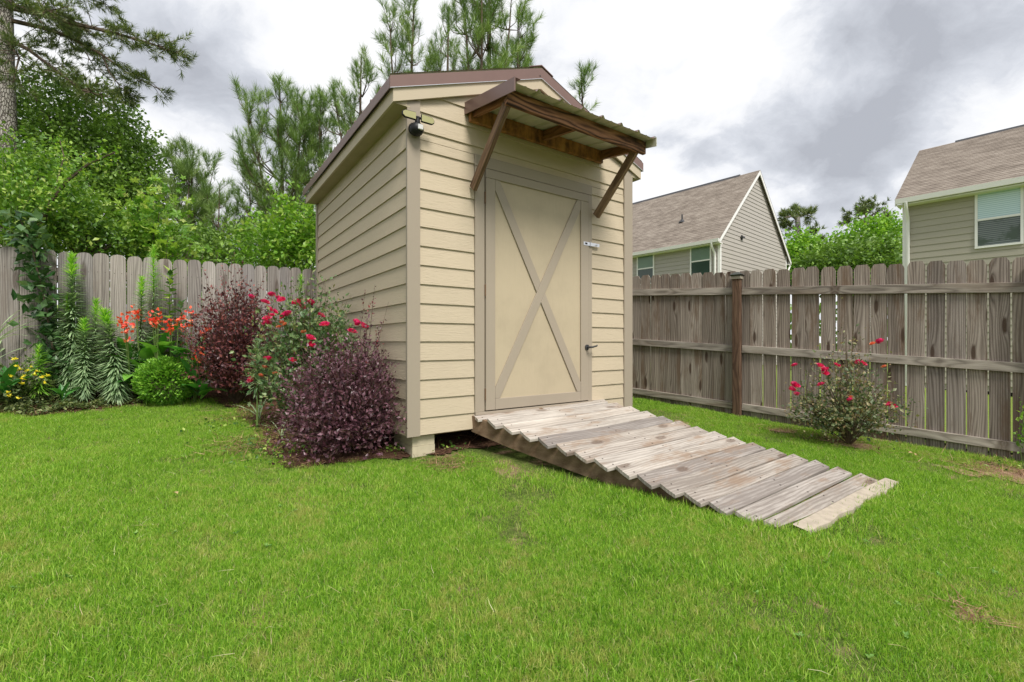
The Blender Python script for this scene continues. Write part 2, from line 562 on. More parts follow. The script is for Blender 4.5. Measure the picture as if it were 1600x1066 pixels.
def ground_mats():
    m_, t = new_mat('lawn_soil')
    g = t.n('ShaderNodeNewGeometry')
    v = g.outputs['Position']
    n1 = t.noise(v, 1.4, 5, .6)
    n2 = t.noise(v, 38, 5, .7)
    n3 = t.noise(v, 5.0, 4, .6)
    base = t.ramp(t.m('ADD', t.m('MULTIPLY', n1, .4), t.m('MULTIPLY', n2, .6)),
                  [(.33, (.028, .040, .010)), (.5, (.085, .125, .025)), (.68, (.19, .19, .07))])
    soil = t.ramp(n2, [(.3, (.12, .075, .045)), (.55, (.28, .19, .12)), (.75, (.42, .33, .22))])
    c = t.mix(t.ss(t.m('ADD', t.m('MULTIPLY', n3, .6), t.m('MULTIPLY', n1, .4)), .52, .62), base, soil)
    finish(t, c, .95, n2, .8, .02, .1)
    m_, t = new_mat('far_lawn')
    g = t.n('ShaderNodeNewGeometry')
    v = g.outputs['Position']
    n2 = t.noise(v, 30, 5, .7)
    c = t.ramp(n2, [(.3, (.09, .13, .025)), (.6, (.19, .25, .05)), (.8, (.28, .33, .09))])
    finish(t, c, .9, n2, .5, .02, .1)
    m_, t = new_mat('mulch')
    g = t.n('ShaderNodeNewGeometry')
    v = g.outputs['Position']
    n1 = t.noise(v, 3.0, 5, .65)
    n2 = t.noise(v, 60, 6, .75, 1.0)
    c = t.ramp(t.m('ADD', t.m('MULTIPLY', n1, .35), t.m('MULTIPLY', n2, .65)),
               [(.34, (.028, .016, .011)), (.5, (.115, .060, .038)), (.66, (.26, .15, .095)), (.8, (.42, .30, .21))])
    finish(t, c, .95, n2, 1.0, .03, .1)
    # grass blades: colour changes over the lawn and from tuft to tuft
    m_, t = new_mat('grass_blade')
    g = t.n('ShaderNodeNewGeometry')
    v = g.outputs['Position']
    a = t.n('ShaderNodeAttribute', {'attribute_name': 'rnd'})
    n1 = t.noise(v, .9, 4, .6)
    n2 = t.noise(v, 5.5, 4, .7)
    n3 = t.noise(v, 24, 3, .6)
    sepv = t.n('ShaderNodeSeparateXYZ', None, i0=v)
    near = t.m('SUBTRACT', 1.0, t.ss(sepv.outputs[1], 1.6, 3.8))     # the lawn is drier towards the viewer
    g1 = t.m('ADD', t.m('ADD', t.m('MULTIPLY', n1, .30), t.m('MULTIPLY', n2, .40)), t.m('MULTIPLY', n3, .30))
    col = t.ramp(t.m('ADD', t.m('MULTIPLY', a.outputs['Fac'], .42), t.m('MULTIPLY', g1, .62)),
                 [(.27, (.072, .195, .014)), (.43, (.19, .385, .028)), (.57, (.32, .54, .05)), (.75, (.49, .66, .13))])
    dry = t.ss(t.m('ADD', t.m('ADD', g1, t.m('MULTIPLY', near, .06)), t.m('MULTIPLY', a.outputs['Fac'], .11)), .60, .72)
    col = t.mix(t.m('MULTIPLY', dry, .62), col, (.52, .45, .17))
    straw = t.m('GREATER_THAN', a.outputs['Fac'], .94)
    col = t.mix(t.m('MULTIPLY', straw, .8), col, (.52, .46, .25))
    finish(t, col, .5, spec=.35, trans=(.45, t.mix(1.0, col, (1.1, 1.15, .6), 'MULTIPLY')))


ground_mats()
leafmat('dead_blade', [(0, (.30, .23, .11)), (.5, (.48, .41, .22)), (1, (.66, .60, .40))], .7, .2)
leafmat('weed_leaf', [(0, (.09, .22, .04)), (.5, (.16, .32, .06)), (1, (.26, .42, .10))], .5, .3)
leafmat('straw', [(0, (.11, .05, .028)), (.5, (.25, .13, .07)), (1, (.48, .32, .19))], .8, .1)
leafmat('purple_leaf', [(0, (.050, .018, .026)), (.45, (.125, .048, .066)), (.8, (.195, .10, .13)), (1, (.28, .07, .07))], .38, .18, 1.3, .5)
leafmat('red_purple_leaf', [(0, (.05, .02, .028)), (.4, (.13, .045, .052)), (.75, (.22, .07, .065)), (1, (.36, .10, .08))], .4, .2, 1.3, .5)
leafmat('rose_leaf', [(0, (.055, .12, .04)), (.45, (.13, .22, .08)), (.75, (.25, .33, .14)), (.9, (.36, .28, .12)), (1, (.30, .09, .06))], .42, .25)
leafmat('dull_rose_leaf', [(0, (.06, .10, .045)), (.4, (.14, .18, .08)), (.7, (.29, .27, .13)), (.88, (.35, .22, .12)), (1, (.24, .08, .07))], .5, .22)
leafmat('box_leaf', [(0, (.08, .22, .02)), (.5, (.17, .38, .035)), (1, (.30, .54, .07))], .42, .28)
leafmat('stalk_leaf', [(0, (.16, .26, .13)), (.5, (.28, .41, .21)), (1, (.42, .54, .31))], .5, .28)
leafmat('stalk_top', [(0, (.17, .40, .04)), (.6, (.30, .58, .06)), (1, (.48, .70, .14))], .45, .38)
leafmat('dark_leaf', [(0, (.025, .08, .02)), (.5, (.06, .14, .04)), (.85, (.12, .22, .08)), (1, (.22, .32, .15))], .33, .22, 1.2, .5)
leafmat('mid_leaf', [(0, (.035, .10, .015)), (.5, (.125, .25, .032)), (.85, (.28, .43, .06)), (1, (.52, .62, .16))], .4, .35)
leafmat('bright_leaf', [(0, (.09, .22, .02)), (.45, (.17, .34, .035)), (.8, (.33, .50, .07)), (1, (.55, .62, .20))], .42, .38)
leafmat('canna_leaf', [(0, (.035, .15, .03)), (.6, (.08, .27, .045)), (1, (.22, .48, .07))], .35, .3)
leafmat('forest_leaf', [(0, (.055, .13, .022)), (.5, (.14, .25, .04)), (.85, (.23, .37, .07)), (1, (.34, .47, .12))], .5, .28)
leafmat('far_leaf', [(0, (.09, .21, .02)), (.5, (.20, .40, .035)), (1, (.36, .54, .08))], .5, .3)
leafmat('cover_leaf', [(0, (.04, .07, .02)), (.5, (.11, .16, .045)), (1, (.27, .30, .12))], .5, .25)
leafmat('pine_needle', [(0, (.09, .17, .045)), (.5, (.19, .30, .08)), (.85, (.31, .43, .13)), (1, (.46, .54, .24))], .5, .22)
leafmat('old_pine_needle', [(0, (.06, .10, .035)), (.5, (.14, .20, .065)), (.85, (.24, .29, .10)), (1, (.36, .36, .17))], .5, .18)
leafmat('rose_petal', [(0, (.52, .010, .10)), (.6, (.80, .03, .19)), (1, (.92, .15, .30))], .5, .3, 1.1)
leafmat('faded_petal', [(0, (.70, .10, .08)), (.6, (.85, .25, .12)), (1, (.85, .48, .25))], .5, .3, 1.1)
leafmat('canna_petal', [(0, (.70, .035, .03)), (.6, (.92, .10, .05)), (1, (.95, .32, .16))], .45, .35, 1.1)
leafmat('yellow_petal', [(0, (.72, .58, .02)), (1, (.92, .80, .07))], .5, .3, 1.05)
leafmat('dry_leaf', [(0, (.35, .24, .11)), (1, (.55, .42, .22))], .7, .2)

# ------------------------------------------------------------------ ground
NX, NY = Vector((.8158, .5783, 0)), Vector((.5789, -.8154, 0))     # along the shed front, outward from it
P0 = Vector((-.81, 3.59, 0))


def tp(x, y):
    """shed coordinates (along front, outward) of world points"""
    dx, dy = np.asarray(x, float) - P0.x, np.asarray(y, float) - P0.y
    return dx * NX.x + dy * NX.y, dx * NY.x + dy * NY.y


def grid_sheet(xs, ys, dz=0.0, mask=None):
    X, Y = np.meshgrid(xs, ys)
    Z = gz(X, Y) + dz
    v = np.stack([X, Y, Z], -1).reshape(-1, 3)
    nx, ny = len(xs), len(ys)
    i, j = np.meshgrid(np.arange(nx - 1), np.arange(ny - 1))
    a = (j * nx + i).ravel()
    f = np.stack([a, a + 1, a + nx + 1, a + nx], 1)
    if mask is not None:
        cx = ((X[:-1, :-1] + X[1:, 1:]) / 2).ravel()
        cy = ((Y[:-1, :-1] + Y[1:, 1:]) / 2).ravel()
        f = f[mask(cx, cy)]
        used, inv = np.unique(f, return_inverse=True)
        v, f = v[used], inv.reshape(f.shape)
    return v, f


def in_poly(x, y, poly):
    x, y = np.asarray(x, float), np.asarray(y, float)
    ins = np.zeros(x.shape, bool)
    n = len(poly)
    for i in range(n):
        (x1, y1), (x2, y2) = poly[i], poly[(i + 1) % n]
        if y1 == y2:
            continue
        c = ((y1 > y) != (y2 > y)) & (x < (x2 - x1) * (y - y1) / (y2 - y1) + x1)
        ins ^= c
    return ins


def far_axis(lo, hi, step, far):
    g = np.geomspace(.3, far, 26)
    return np.concatenate([(lo - g)[::-1], np.arange(lo, hi + 1e-6, step), hi + g])


xs, ys = far_axis(-8, 8, .16, 900), far_axis(0, 12, .16, 900)
v, f = grid_sheet(xs, ys)
tag(MB().add(v, f).build('ground', M['lawn_soil'], smooth=True), kind='structure')

# neighbour's lawn beyond the right fence
def beyond(x, y):
    return (x - 2.976) * .68 + (y - 5.748) * .733


v, f = grid_sheet(np.arange(-1, 30, .5), np.arange(-4, 40, .5), .02, lambda x, y: beyond(x, y) > .25)
tag(MB().add(v, f).build('neighbour_lawn', M['far_lawn'], smooth=True), kind='structure')

BED = [(-7.5, 3.6), (-5.6, 4.15), (-4.95, 4.43), (-4.59, 4.42), (-4.35, 4.74), (-4.15, 5.0), (-3.61, 5.42), (-3.05, 5.05),
       (-2.28, 4.09), (-1.78, 3.42), (-1.5, 3.22), (-1.3, 3.42), (-1.0, 3.56), (-.72, 3.66), (.4, 4.4), (1.5, 5.25),
       (-.35, 7.9), (-2.6, 6.7), (-7.5, 3.45)]
BED[-1] = (-8.5, 2.9)
v, f = grid_sheet(np.arange(-8.6, 1.7, .045), np.arange(2.8, 8.2, .045), .012,
                  lambda x, y: in_poly(x + .03 * np.sin(y * 23), y + .03 * np.sin(x * 19), BED))
tag(MB().add(v, f).build('mulch_bed', M['mulch'], smooth=True), kind='structure')


m_, t = new_mat('bare_soil')
g_ = t.n('ShaderNodeNewGeometry')
n_ = t.noise(g_.outputs['Position'], 45, 6, .75, .6)
c_ = t.ramp(n_, [(.3, (.13, .075, .045)), (.5, (.33, .215, .135)), (.68, (.52, .38, .26)), (.8, (.62, .50, .36))])
finish(t, c_, .95, n_, .9, .02, .1)


def value_noise(x, y, s, seed):
    r = np.random.default_rng(seed)
    tab = r.random((64, 64))
    x, y = x * s, y * s
    xi, yi = np.floor(x).astype(int), np.floor(y).astype(int)
    fx, fy = smooth01(x - xi), smooth01(y - yi)
    g = lambda a, b: tab[a % 64, b % 64]
    return (g(xi, yi) * (1 - fx) + g(xi + 1, yi) * fx) * (1 - fy) + (g(xi, yi + 1) * (1 - fx) + g(xi + 1, yi + 1) * fx) * fy


for (sx, sy, sr) in ((4.25, 3.92, .55), (3.38, 4.58, .24), (2.95, 5.08, .17), (1.9, 1.9, .07)):
    xs_g, ys_g = np.arange(sx - sr * 1.5, sx + sr * 1.5, .03), np.arange(sy - sr * 1.5, sy + sr * 1.5, .03)
    v, f = grid_sheet(xs_g, ys_g, .009, lambda x, y: (np.hypot(x - sx, (y - sy) * 1.25) / sr + value_noise(x + 9, y + 9, 7, 8) * .6 < 1.2) & (beyond(x, y) < .03))
    tag(MB().add(v, f).build('bare_soil', M['bare_soil'], smooth=True), kind='structure')

# ------------------------------------------------------------------ grass (stuff): tufts on points
def rot_mats(n, rng, up=0.0):
    """n random rotations; up pushes the local z towards world z"""
    z = rng.normal(size=(n, 3))
    z /= np.linalg.norm(z, axis=1)[:, None]
    z[:, 2] += up
    z /= np.linalg.norm(z, axis=1)[:, None] + 1e-9
    a = rng.normal(size=(n, 3))
    x = np.cross(a, z)
    x /= np.linalg.norm(x, axis=1)[:, None] + 1e-9
    y = np.cross(z, x)
    return np.stack([x, y, z], 2)


def frames(d, rng, up=0.4, roll=1.0):
    """rotations whose y axis follows d and whose z axis faces about upward"""
    d = d / (np.linalg.norm(d, axis=1)[:, None] + 1e-9)
    ref = np.array([0, 0, up]) + rng.normal(size=d.shape) * roll * .5
    x = np.cross(d, ref)
    x /= np.linalg.norm(x, axis=1)[:, None] + 1e-9
    z = np.cross(x, d)
    return np.stack([x, d, z], 2)


def scatter(mb, tmpl, pos, rot, sc, rnd=None, mat=0):
    tv, tf = tmpl
    tv = np.asarray(tv, float)
    tf = np.asarray(tf, int)
    n = len(pos)
    if n == 0:
        return
    sc = np.broadcast_to(np.asarray(sc, float), (n,))
    v = np.einsum('nij,kj->nki', rot, tv) * sc[:, None, None] + np.asarray(pos)[:, None, :]
    f = tf[None] + (np.arange(n) * len(tv))[:, None, None]
    rnd = R.random(n) if rnd is None else rnd
    mb.add(v.reshape(-1, 3), f.reshape(-1, tf.shape[1]), mat, np.repeat(rnd, len(tf)))


T_OVATE = ([(0, 0, 0), (-.30, .42, .07), (0, .45, 0), (.30, .42, .07), (0, 1, -.10)], [(0, 2, 1), (0, 3, 2), (1, 2, 4), (2, 3, 4)])
T_NARROW = ([(0, 0, 0), (-.15, .42, .04), (0, .45, 0), (.15, .42, .04), (0, 1, -.16)], [(0, 2, 1), (0, 3, 2), (1, 2, 4), (2, 3, 4)])
T_DIAM = ([(0, 0, 0), (-.32, .5, .05), (.32, .5, .05), (0, 1, -.05)], [(0, 2, 1), (1, 2, 3)])
T_NEEDLE = ([(-.035, 0, 0), (.035, 0, 0), (0, 1, 0)], [(0, 1, 2)])
T_LANCE = ([(-.025, 0, 0), (.025, 0, 0), (-.045, .35, .03), (.045, .35, .03), (-.038, .7, -.02), (.038, .7, -.02), (0, 1, -.10)],
           [(0, 1, 3), (0, 3, 2), (2, 3, 5), (2, 5, 4), (4, 5, 6)])


def star_template():
    vs, fs = [(0, .25, 0)], []
    for k in range(5):
        a = radians(-130 + 65 * k)
        L = 1.0 if k == 2 else (.85 if k in (1, 3) else .6)
        dx, dy = sin(a), cos(a)
        b = len(vs)
        vs += [(dx * .32 - dy * .17, .25 + dy * .32 + dx * .17, .03), (dx * L * .75, .25 + dy * L * .75, -.06),
               (dx * .32 + dy * .17, .25 + dy * .32 - dx * .17, .03)]
        fs += [(0, b + 1, b), (0, b + 2, b + 1)]
    return vs, fs


T_STAR = star_template()


def tuft_mesh(name, nb, rad, h, w, rng):
    mb = MB()
    a = rng.random(nb) * 2 * pi
    r = np.sqrt(rng.random(nb)) * rad
    base = np.stack([r * np.cos(a), r * np.sin(a), np.full(nb, -.006)], 1)
    la = rng.random(nb) * 2 * pi
    lean = rng.random(nb) ** .9 * 1.45
    hh = h * (.5 + rng.random(nb) * .75)
    dirx, diry = np.cos(la), np.sin(la)
    side = np.stack([-diry, dirx, np.zeros(nb)], 1)
    tw = rng.random(nb) * pi
    side = side * np.cos(tw)[:, None] + np.stack([dirx, diry, np.zeros(nb)], 1) * np.sin(tw)[:, None]
    mid = base + np.stack([dirx * np.sin(lean * .5) * hh * .5, diry * np.sin(lean * .5) * hh * .5, np.cos(lean * .5) * hh * .55], 1)
    tip = mid + np.stack([dirx * np.sin(lean) * hh * .55, diry * np.sin(lean) * hh * .55, np.cos(lean) * hh * .5], 1)
    ww = (w * (.7 + .6 * rng.random(nb)))[:, None]
    v = np.stack([base - side * ww, base + side * ww, mid + side * ww * .8, mid - side * ww * .8, tip], 1)
    k = (np.arange(nb) * 5)[:, None, None]
    rnd = rng.random(nb)
    f3 = (np.array([[[0, 1, 2], [0, 2, 3], [3, 2, 4]]]) + k).reshape(-1, 3)
    mb.add(v.reshape(-1, 3), f3, 0, np.repeat(rnd, 3))
    o = bpy.data.objects.new(name, mb.mesh(name, M['grass_blade']))
    return o


def point_instances(name, objs, pts, rotz, scales, idx, mat):
    """one object: the tufts set on points with geometry nodes"""
    me = bpy.data.meshes.new(name)
    me.vertices.add(len(pts))
    me.vertices.foreach_set('co', np.asarray(pts, np.float32).ravel())
    for nm, arr in (('rz', rotz), ('sc', scales)):
        a = me.attributes.new(nm, 'FLOAT', 'POINT')
        a.data.foreach_set('value', np.asarray(arr, np.float32))
    a = me.attributes.new('pick', 'INT', 'POINT')
    a.data.foreach_set('value', np.asarray(idx, np.int32))
    me.materials.append(mat)
    o = bpy.data.objects.new(name, me)
    COL.objects.link(o)
    coll = bpy.data.collections.new(name + '_tufts')
    for q in objs:
        coll.objects.link(q)
    ng = bpy.data.node_groups.new(name, 'GeometryNodeTree')
    ng.interface.new_socket('Geometry', in_out='INPUT', socket_type='NodeSocketGeometry')
    ng.interface.new_socket('Geometry', in_out='OUTPUT', socket_type='NodeSocketGeometry')
    N, L = ng.nodes, ng.links
    gi, go = N.new('NodeGroupInput'), N.new('NodeGroupOutput')
    ip = N.new('GeometryNodeInstanceOnPoints')
    ci = N.new('GeometryNodeCollectionInfo')
    ci.inputs['Collection'].default_value = coll
    ci.inputs['Separate Children'].default_value = True
    ci.inputs['Reset Children'].default_value = True

    def named(nm, dt):
        q = N.new('GeometryNodeInputNamedAttribute')
        q.data_type = dt
        q.inputs['Name'].default_value = nm
        return q.outputs[0]
    cx = N.new('ShaderNodeCombineXYZ')
    L.new(named('rz', 'FLOAT'), cx.inputs[2])
    L.new(gi.outputs[0], ip.inputs['Points'])
    L.new(ci.outputs[0], ip.inputs['Instance'])
    ip.inputs['Pick Instance'].default_value = True
    L.new(named('pick', 'INT'), ip.inputs['Instance Index'])
    L.new(cx.outputs[0], ip.inputs['Rotation'])
    L.new(named('sc', 'FLOAT'), ip.inputs['Scale'])
    L.new(ip.outputs[0], go.inputs[0])
    md = o.modifiers.new('tufts', 'NODES')
    md.node_group = ng
    return o


def ramp_z(tt, p):
    return -.628 - .0309 * (p - .20) / .1415


def build_grass():
    rng = np.random.default_rng(3)
    tufts = [tuft_mesh('grass_tuft', 125, .078, .028, .00105, rng) for _ in range(6)]
    tufts += [tuft_mesh('grass_tuft', 70, .072, .034, .0014, rng) for _ in range(1)]
    pts = []
    for (y0, y1, dens) in ((.9, 2.6, 950), (2.6, 4.4, 560), (4.4, 8.6, 330)):
        x0, x1 = -y1 * 1.22 - .4, y1 * 1.22 + .4
        n = int((x1 - x0) * (y1 - y0) * dens)
        x = x0 + rng.random(n) * (x1 - x0)
        y = y0 + rng.random(n) * (y1 - y0)
        k = np.abs(x) < y * 1.22 + .5
        pts.append(np.stack([x[k], y[k]], 1))
    pts = np.concatenate(pts)
    x, y = pts[:, 0], pts[:, 1]
    tt, p = tp(x, y)
    keep = ~in_poly(x + .05 * np.sin(y * 31), y + .05 * np.sin(x * 27), BED)
    ax_, ay_, bx_, by_ = -3.2, 5.15, -1.55, 3.2
    u_ = np.clip(((x - ax_) * (bx_ - ax_) + (y - ay_) * (by_ - ay_)) / ((bx_ - ax_) ** 2 + (by_ - ay_) ** 2), 0, 1)
    de = np.hypot(x - ax_ - u_ * (bx_ - ax_), y - ay_ - u_ * (by_ - ay_))
    keep |= (de < .38) & (rng.random(len(x)) < .30 - .5 * de) & ((x + 1.3) ** 2 + (y - 3.7) ** 2 > .16)
    keep &= beyond(x, y) < -.02
    keep &= (.56 * (x + 5.373) - .829 * (y - 4.81)) > .3
    # under the shed there is bare soil
    keep &= ~((tt > -.05) & (tt < 2.65) & (p < .10))
    # under the ramp
    keep &= ~((p > 2.05) & (p < 2.30) & (tt > 1.37) & (tt < 2.97))
    sh = .48 + .057 * (p - .22) / .1415
    under = (tt > sh + .03) & (tt < sh + 1.50) & (p > 0) & (p < 2.24)
    keep &= ~under
    # bare places
    n1 = value_noise(x + 20, y + 20, 1.1, 5) * .55 + value_noise(x + 20, y + 20, 4.3, 6) * .45
    bare = np.clip((n1 - .64) / .14, 0, 1)
    bare *= .8
    bare = np.maximum(bare, np.clip((value_noise(x + 40, y + 40, 13, 15) - .78) / .1, 0, 1) * .85)
    for (bx, by, br) in ((4.25, 3.92, .62), (3.38, 4.58, .30), (3.0, 5.05, .22), (2.55, 4.75, .16), (3.3, 4.75, .30), (1.9, 1.9, .10), (-1.15, 3.35, .12), (-.55, 3.50, .14),
                         (-2.1, 3.7, .22), (-2.75, 4.6, .16), (3.6, 4.65, .18), (-4.9, 4.25, .12), (1.35, 1.65, .09), (.9, 2.0, .10)):
        dd = np.hypot(x - bx, (y - by) * 1.3) / br + value_noise(x + 9, y + 9, 12, 8) * .5
        bare = np.maximum(bare, np.clip(1.35 - dd, 0, 1))
    fl = beyond(x, y)                       # a thin strip along the right fence
    bare = np.maximum(bare, np.clip(1 + (fl + .03) / .16, 0, 1) * .8)
    keep &= rng.random(len(x)) > bare
    x, y = x[keep], y[keep]
    sc = .72 + .5 * rng.random(len(x))
    sc *= .72 + .42 * value_noise(x + 30, y + 30, 2.2, 12) + .42 * value_noise(x + 30, y + 30, 9.0, 13)
    edge = np.exp(-((beyond(x, y) + .25) / .2) ** 2) * .35
    tt, p = tp(x, y)
    sh = .48 + .057 * (p - .22) / .1415
    edge += .45 * (((np.abs(tt - sh) < .09) | (np.abs(tt - sh - 1.52) < .09) | (np.abs(p - 2.33) < .06)) & (p > .3) & (p < 2.5) & (tt > .5) & (tt < 3.1))
    sc *= 1 + edge
    P3 = np.stack([x, y, gz(x, y)], 1)
    # tufts that push up between the lowest ramp boards
    ex = []
    for n, t0, t1, q in ((10, .55, .8, 5), (11, .15, .45, 6), (11, .62, .82, 6), (12, .05, .1, 2), (12, .33, .60, 16), (12, .75, .95, 10), (13, .30, .55, 14), (13, .2, .22, 3),
                         (13, .93, 1.0, 5), (14, .2, .45, 5), (14, .45, .75, 8), (14, .9, 1.0, 6)):
        for _ in range(q):
            s_ = .45 + .058 * n + 1.50 * (t0 + (t1 - t0) * rng.random())
            pp = .262 + .1395 * n + rng.normal() * .005
            w_ = P0 + NX * s_ + NY * pp
            ex.append((w_.x, w_.y, CH + ramp_z(s_, pp) - .02))
    ex = np.array(ex)
    P3 = np.concatenate([P3, ex])
    sc = np.concatenate([sc, .25 + .35 * rng.random(len(ex))])
    n = len(P3)
    o = point_instances('lawn_grass', tufts, P3, rng.random(n) * 6.283, sc, rng.integers(0, 7, n), M['grass_blade'])
    tag(o, 'short bright green lawn grass with dry yellow patches in front of the shed', 'grass', kind='stuff')
    # weeds and runners in the thin soil beside the bed
    return n


build_grass()


def build_straw():
    """pine straw on the bed, and dead bits on the bare soil"""
    rng = np.random.default_rng(5)
    mb = MB()
    n = 26000
    x, y = -6.5 + rng.random(n) * 8, 2.9 + rng.random(n) * 4.2
    tt, p = tp(x, y)
    k = in_poly(x, y, BED) & ~((tt > 0) & (p < -1.2))
    x, y = x[k], y[k]
    extra = []
    for (bx, by, br, q) in ((4.2, 3.95, .45, 900), (3.0, 5.05, .25, 200), (3.35, 4.7, .35, 500), (-2.15, 3.75, .35, 700), (-.5, 3.5, .2, 250), (-2.8, 4.6, .25, 300),
                            (1.9, 1.9, .1, 60), (1.2, 5.3, .6, 10)):
        a = rng.normal(size=(q, 2)) * br * .55
        extra.append(np.stack([bx + a[:, 0], by + a[:, 1]], 1))
    ex = np.concatenate(extra)
    x, y = np.concatenate([x, ex[:, 0]]), np.concatenate([y, ex[:, 1]])
    n = len(x)
    d = rng.normal(size=(n, 3))
    d[:, 2] = d[:, 2] * .18 + .05
    rot = frames(d, rng, 1.0, .4)
    pos = np.stack([x, y, gz(x, y) + .014 + .012 * rng.random(n)], 1)
    scatter(mb, ([(-.022, 0, 0), (.022, 0, 0), (.012, 1, 0)], [(0, 1, 2)]), pos, rot, .05 + .09 * rng.random(n))
    tag(mb.build('pine_straw', M['straw']), 'reddish brown pine straw lying on the planting bed beside the shed', 'pine straw', kind='stuff')


build_straw()


def build_dead_grass():
    rng = np.random.default_rng(15)
    mb = MB()
    n = 1700
    y = 1.2 + rng.random(n) ** .8 * 5.0
    x = (rng.random(n) * 2 - 1) * (y * 1.2 + .3)
    tt, p = tp(x, y)
    k = ~in_poly(x, y, BED) & (beyond(x, y) < -.08) & ~((tt > -.1) & (p < 2.4) & (tt < 3.1))
    k &= rng.random(n) < .15 + 1.3 * np.clip(value_noise(x + 50, y + 50, 1.7, 18) - .35, 0, 1)
    x, y = x[k], y[k]
    n = len(x)
    d = rng.normal(size=(n, 3))
    d[:, 2] = d[:, 2] * .25 + .12
    pos = np.stack([x, y, gz(x, y) + .012 + .016 * rng.random(n)], 1)
    scatter(mb, ([(-.016, 0, 0), (.016, 0, 0), (.012, .5, .05), (-.012, .5, .05), (.10, 1, 0)], [(0, 1, 2), (0, 2, 3), (3, 2, 4)]), pos, frames(d, rng, 1.0, .5), .035 + .045 * rng.random(n))
    tag(mb.build('dead_grass', M['dead_blade']), 'pale dead grass blades lying scattered on the lawn', 'dead grass', kind='stuff')
    # broad-leaved weeds in the lawn
    mb = MB()
    n = 130
    y = 1.3 + rng.random(n) * 4.0
    x = (rng.random(n) * 2 - 1) * (y * 1.15)
    tt, p = tp(x, y)
    k = ~in_poly(x, y, BED) & (beyond(x, y) < -.1) & ~((tt > -.1) & (p < 2.4) & (tt < 3.1)) & (value_noise(x + 70, y + 70, .9, 19) > .5)
    x, y = x[k], y[k]
    for i in range(7):
        d = rng.normal(size=(len(x), 3))
        d[:, 2] = .35
        pos = np.stack([x, y, gz(x, y) + .012 + .010 * rng.random(len(x))], 1)
        scatter(mb, T_OVATE, pos, frames(d, rng, 1.0, .3), .014 + .010 * rng.random(len(x)))
    tag(mb.build('lawn_weeds', M['weed_leaf']), 'tiny broad-leaved weeds growing low in the lawn', 'weeds', kind='stuff')


build_dead_grass()

# ------------------------------------------------------------------ the shed (local: x along the front, y inward, z relative to the eye)
SRZ = atan2(NX.y, NX.x)
SW, SD, SB = 2.59, 3.05, -.737
shed = empty('garden_shed', (P0.x, P0.y, CH), SRZ, 'cream lap-sided garden shed with taupe trim and brown metal roof, standing on concrete blocks', 'shed')
SL = .385


def rake(x):                      # underside of the rake boards
    return 1.825 + SL * (min(x, SW - x) + .14)


# inner walls
mb = MB()
mb.prism([(.01, SB + .02), (SW - .01, SB + .02), (SW - .01, 1.84), (SW / 2, rake(SW / 2) + .03), (.01, 1.84)], .006, SD - .006)
mb.build('wall', M['siding_side'], shed)
EX = .152
rows = [(-.737, -.6005)] + [(-.6005 + EX * j, -.6005 + EX * (j + 1)) for j in range(21)]


def lap(z0, z1, out=.013):
    return lambda z: -(.003 + out * (z1 + .012 - z) / (z1 - z0 + .012))


def front_boards(x0, x1, z_lo, z_hi):
    for z0, z1 in rows:
        a, b = max(z0, z_lo), min(z1 + .012, z_hi)
        if b - a < .03 or (z1 + .012 <= z_lo) or z0 >= z_hi:
            continue
        poly = [(x0, a), (x1, a), (x1, b), (x0, b)]
        poly = clip(poly, -SL, 1, 1.825 + SL * .14 + .02)
        if poly:
            poly = clip(poly, SL, 1, 1.825 + SL * (.14 + SW) + .02)
        if len(poly) < 3:
            continue
        mb = MB()
        mb.prism(poly, lap(z0, z1), -.0005)
        mb.build('siding_board', M['siding_front'], shed)


front_boards(.087, .588, -1, 1.608)
front_boards(1.987, 2.478, -1, 1.608)
front_boards(.087, 2.478, 1.612, 3)


def side_boards(xw, sgn):
    for z0, z1 in rows:
        if z0 > 1.80:
            break
        zt = min(z1 + .012, 1.835)
        mb = MB()
        yb, yt = .016, .003
        if zt < z1:
            yt = .005
        a0, a1 = xw + sgn * yb, xw + sgn * yt
        mb.hexa([(xw, .003, z0), (xw, SD - .06, z0), (a0, SD - .06, z0), (a0, .003, z0)],
                [(xw, .003, zt), (xw, SD - .06, zt), (a1, SD - .06, zt), (a1, .003, zt)])
        mb.build('siding_board', M['siding_side'], shed)


side_boards(0.0, -1)
side_boards(SW, 1)
for (x0, x1, y0, y1) in ((-.022, .086, -.026, .0), (2.479, SW + .022, -.026, .0), (-.024, .0, SD - .058, SD + .02), (SW, SW + .024, SD - .058, SD + .02)):
    MB().box(x0, x1, y0, y1, SB - .004, 1.823).build('corner_trim', M['trim'], shed)
MB().prism([(-.022, 1.8235), (.086, 1.8235), (.086, 1.90), (-.022, 1.875)], -.0255, -.0005).build('corner_trim', M['trim'], shed)
MB().prism([(SW + .022, 1.8235), (SW + .022, 1.875), (2.479, 1.90), (2.479, 1.8235)], -.0255, -.0005).build('corner_trim', M['trim'], shed)
MB().box(.0, SW, .01, .05, SB - .012, SB + .018).build('floor_frame', M['ramp_side'], shed)

# door frame and door
for nm, b in (('door_trim', (.59, .684, -.026, 0, -.60, 1.509)), ('door_trim', (1.932, 1.985, -.026, 0, -.60, 1.509)),
              ('door_trim', (.59, 1.985, -.027, 0, 1.511, 1.610)), ('door_sill', (.59, 1.985, -.035, 0, -.625, -.601))):
    MB().box(*b).build(nm, M['trim'], shed, bevel=.002)
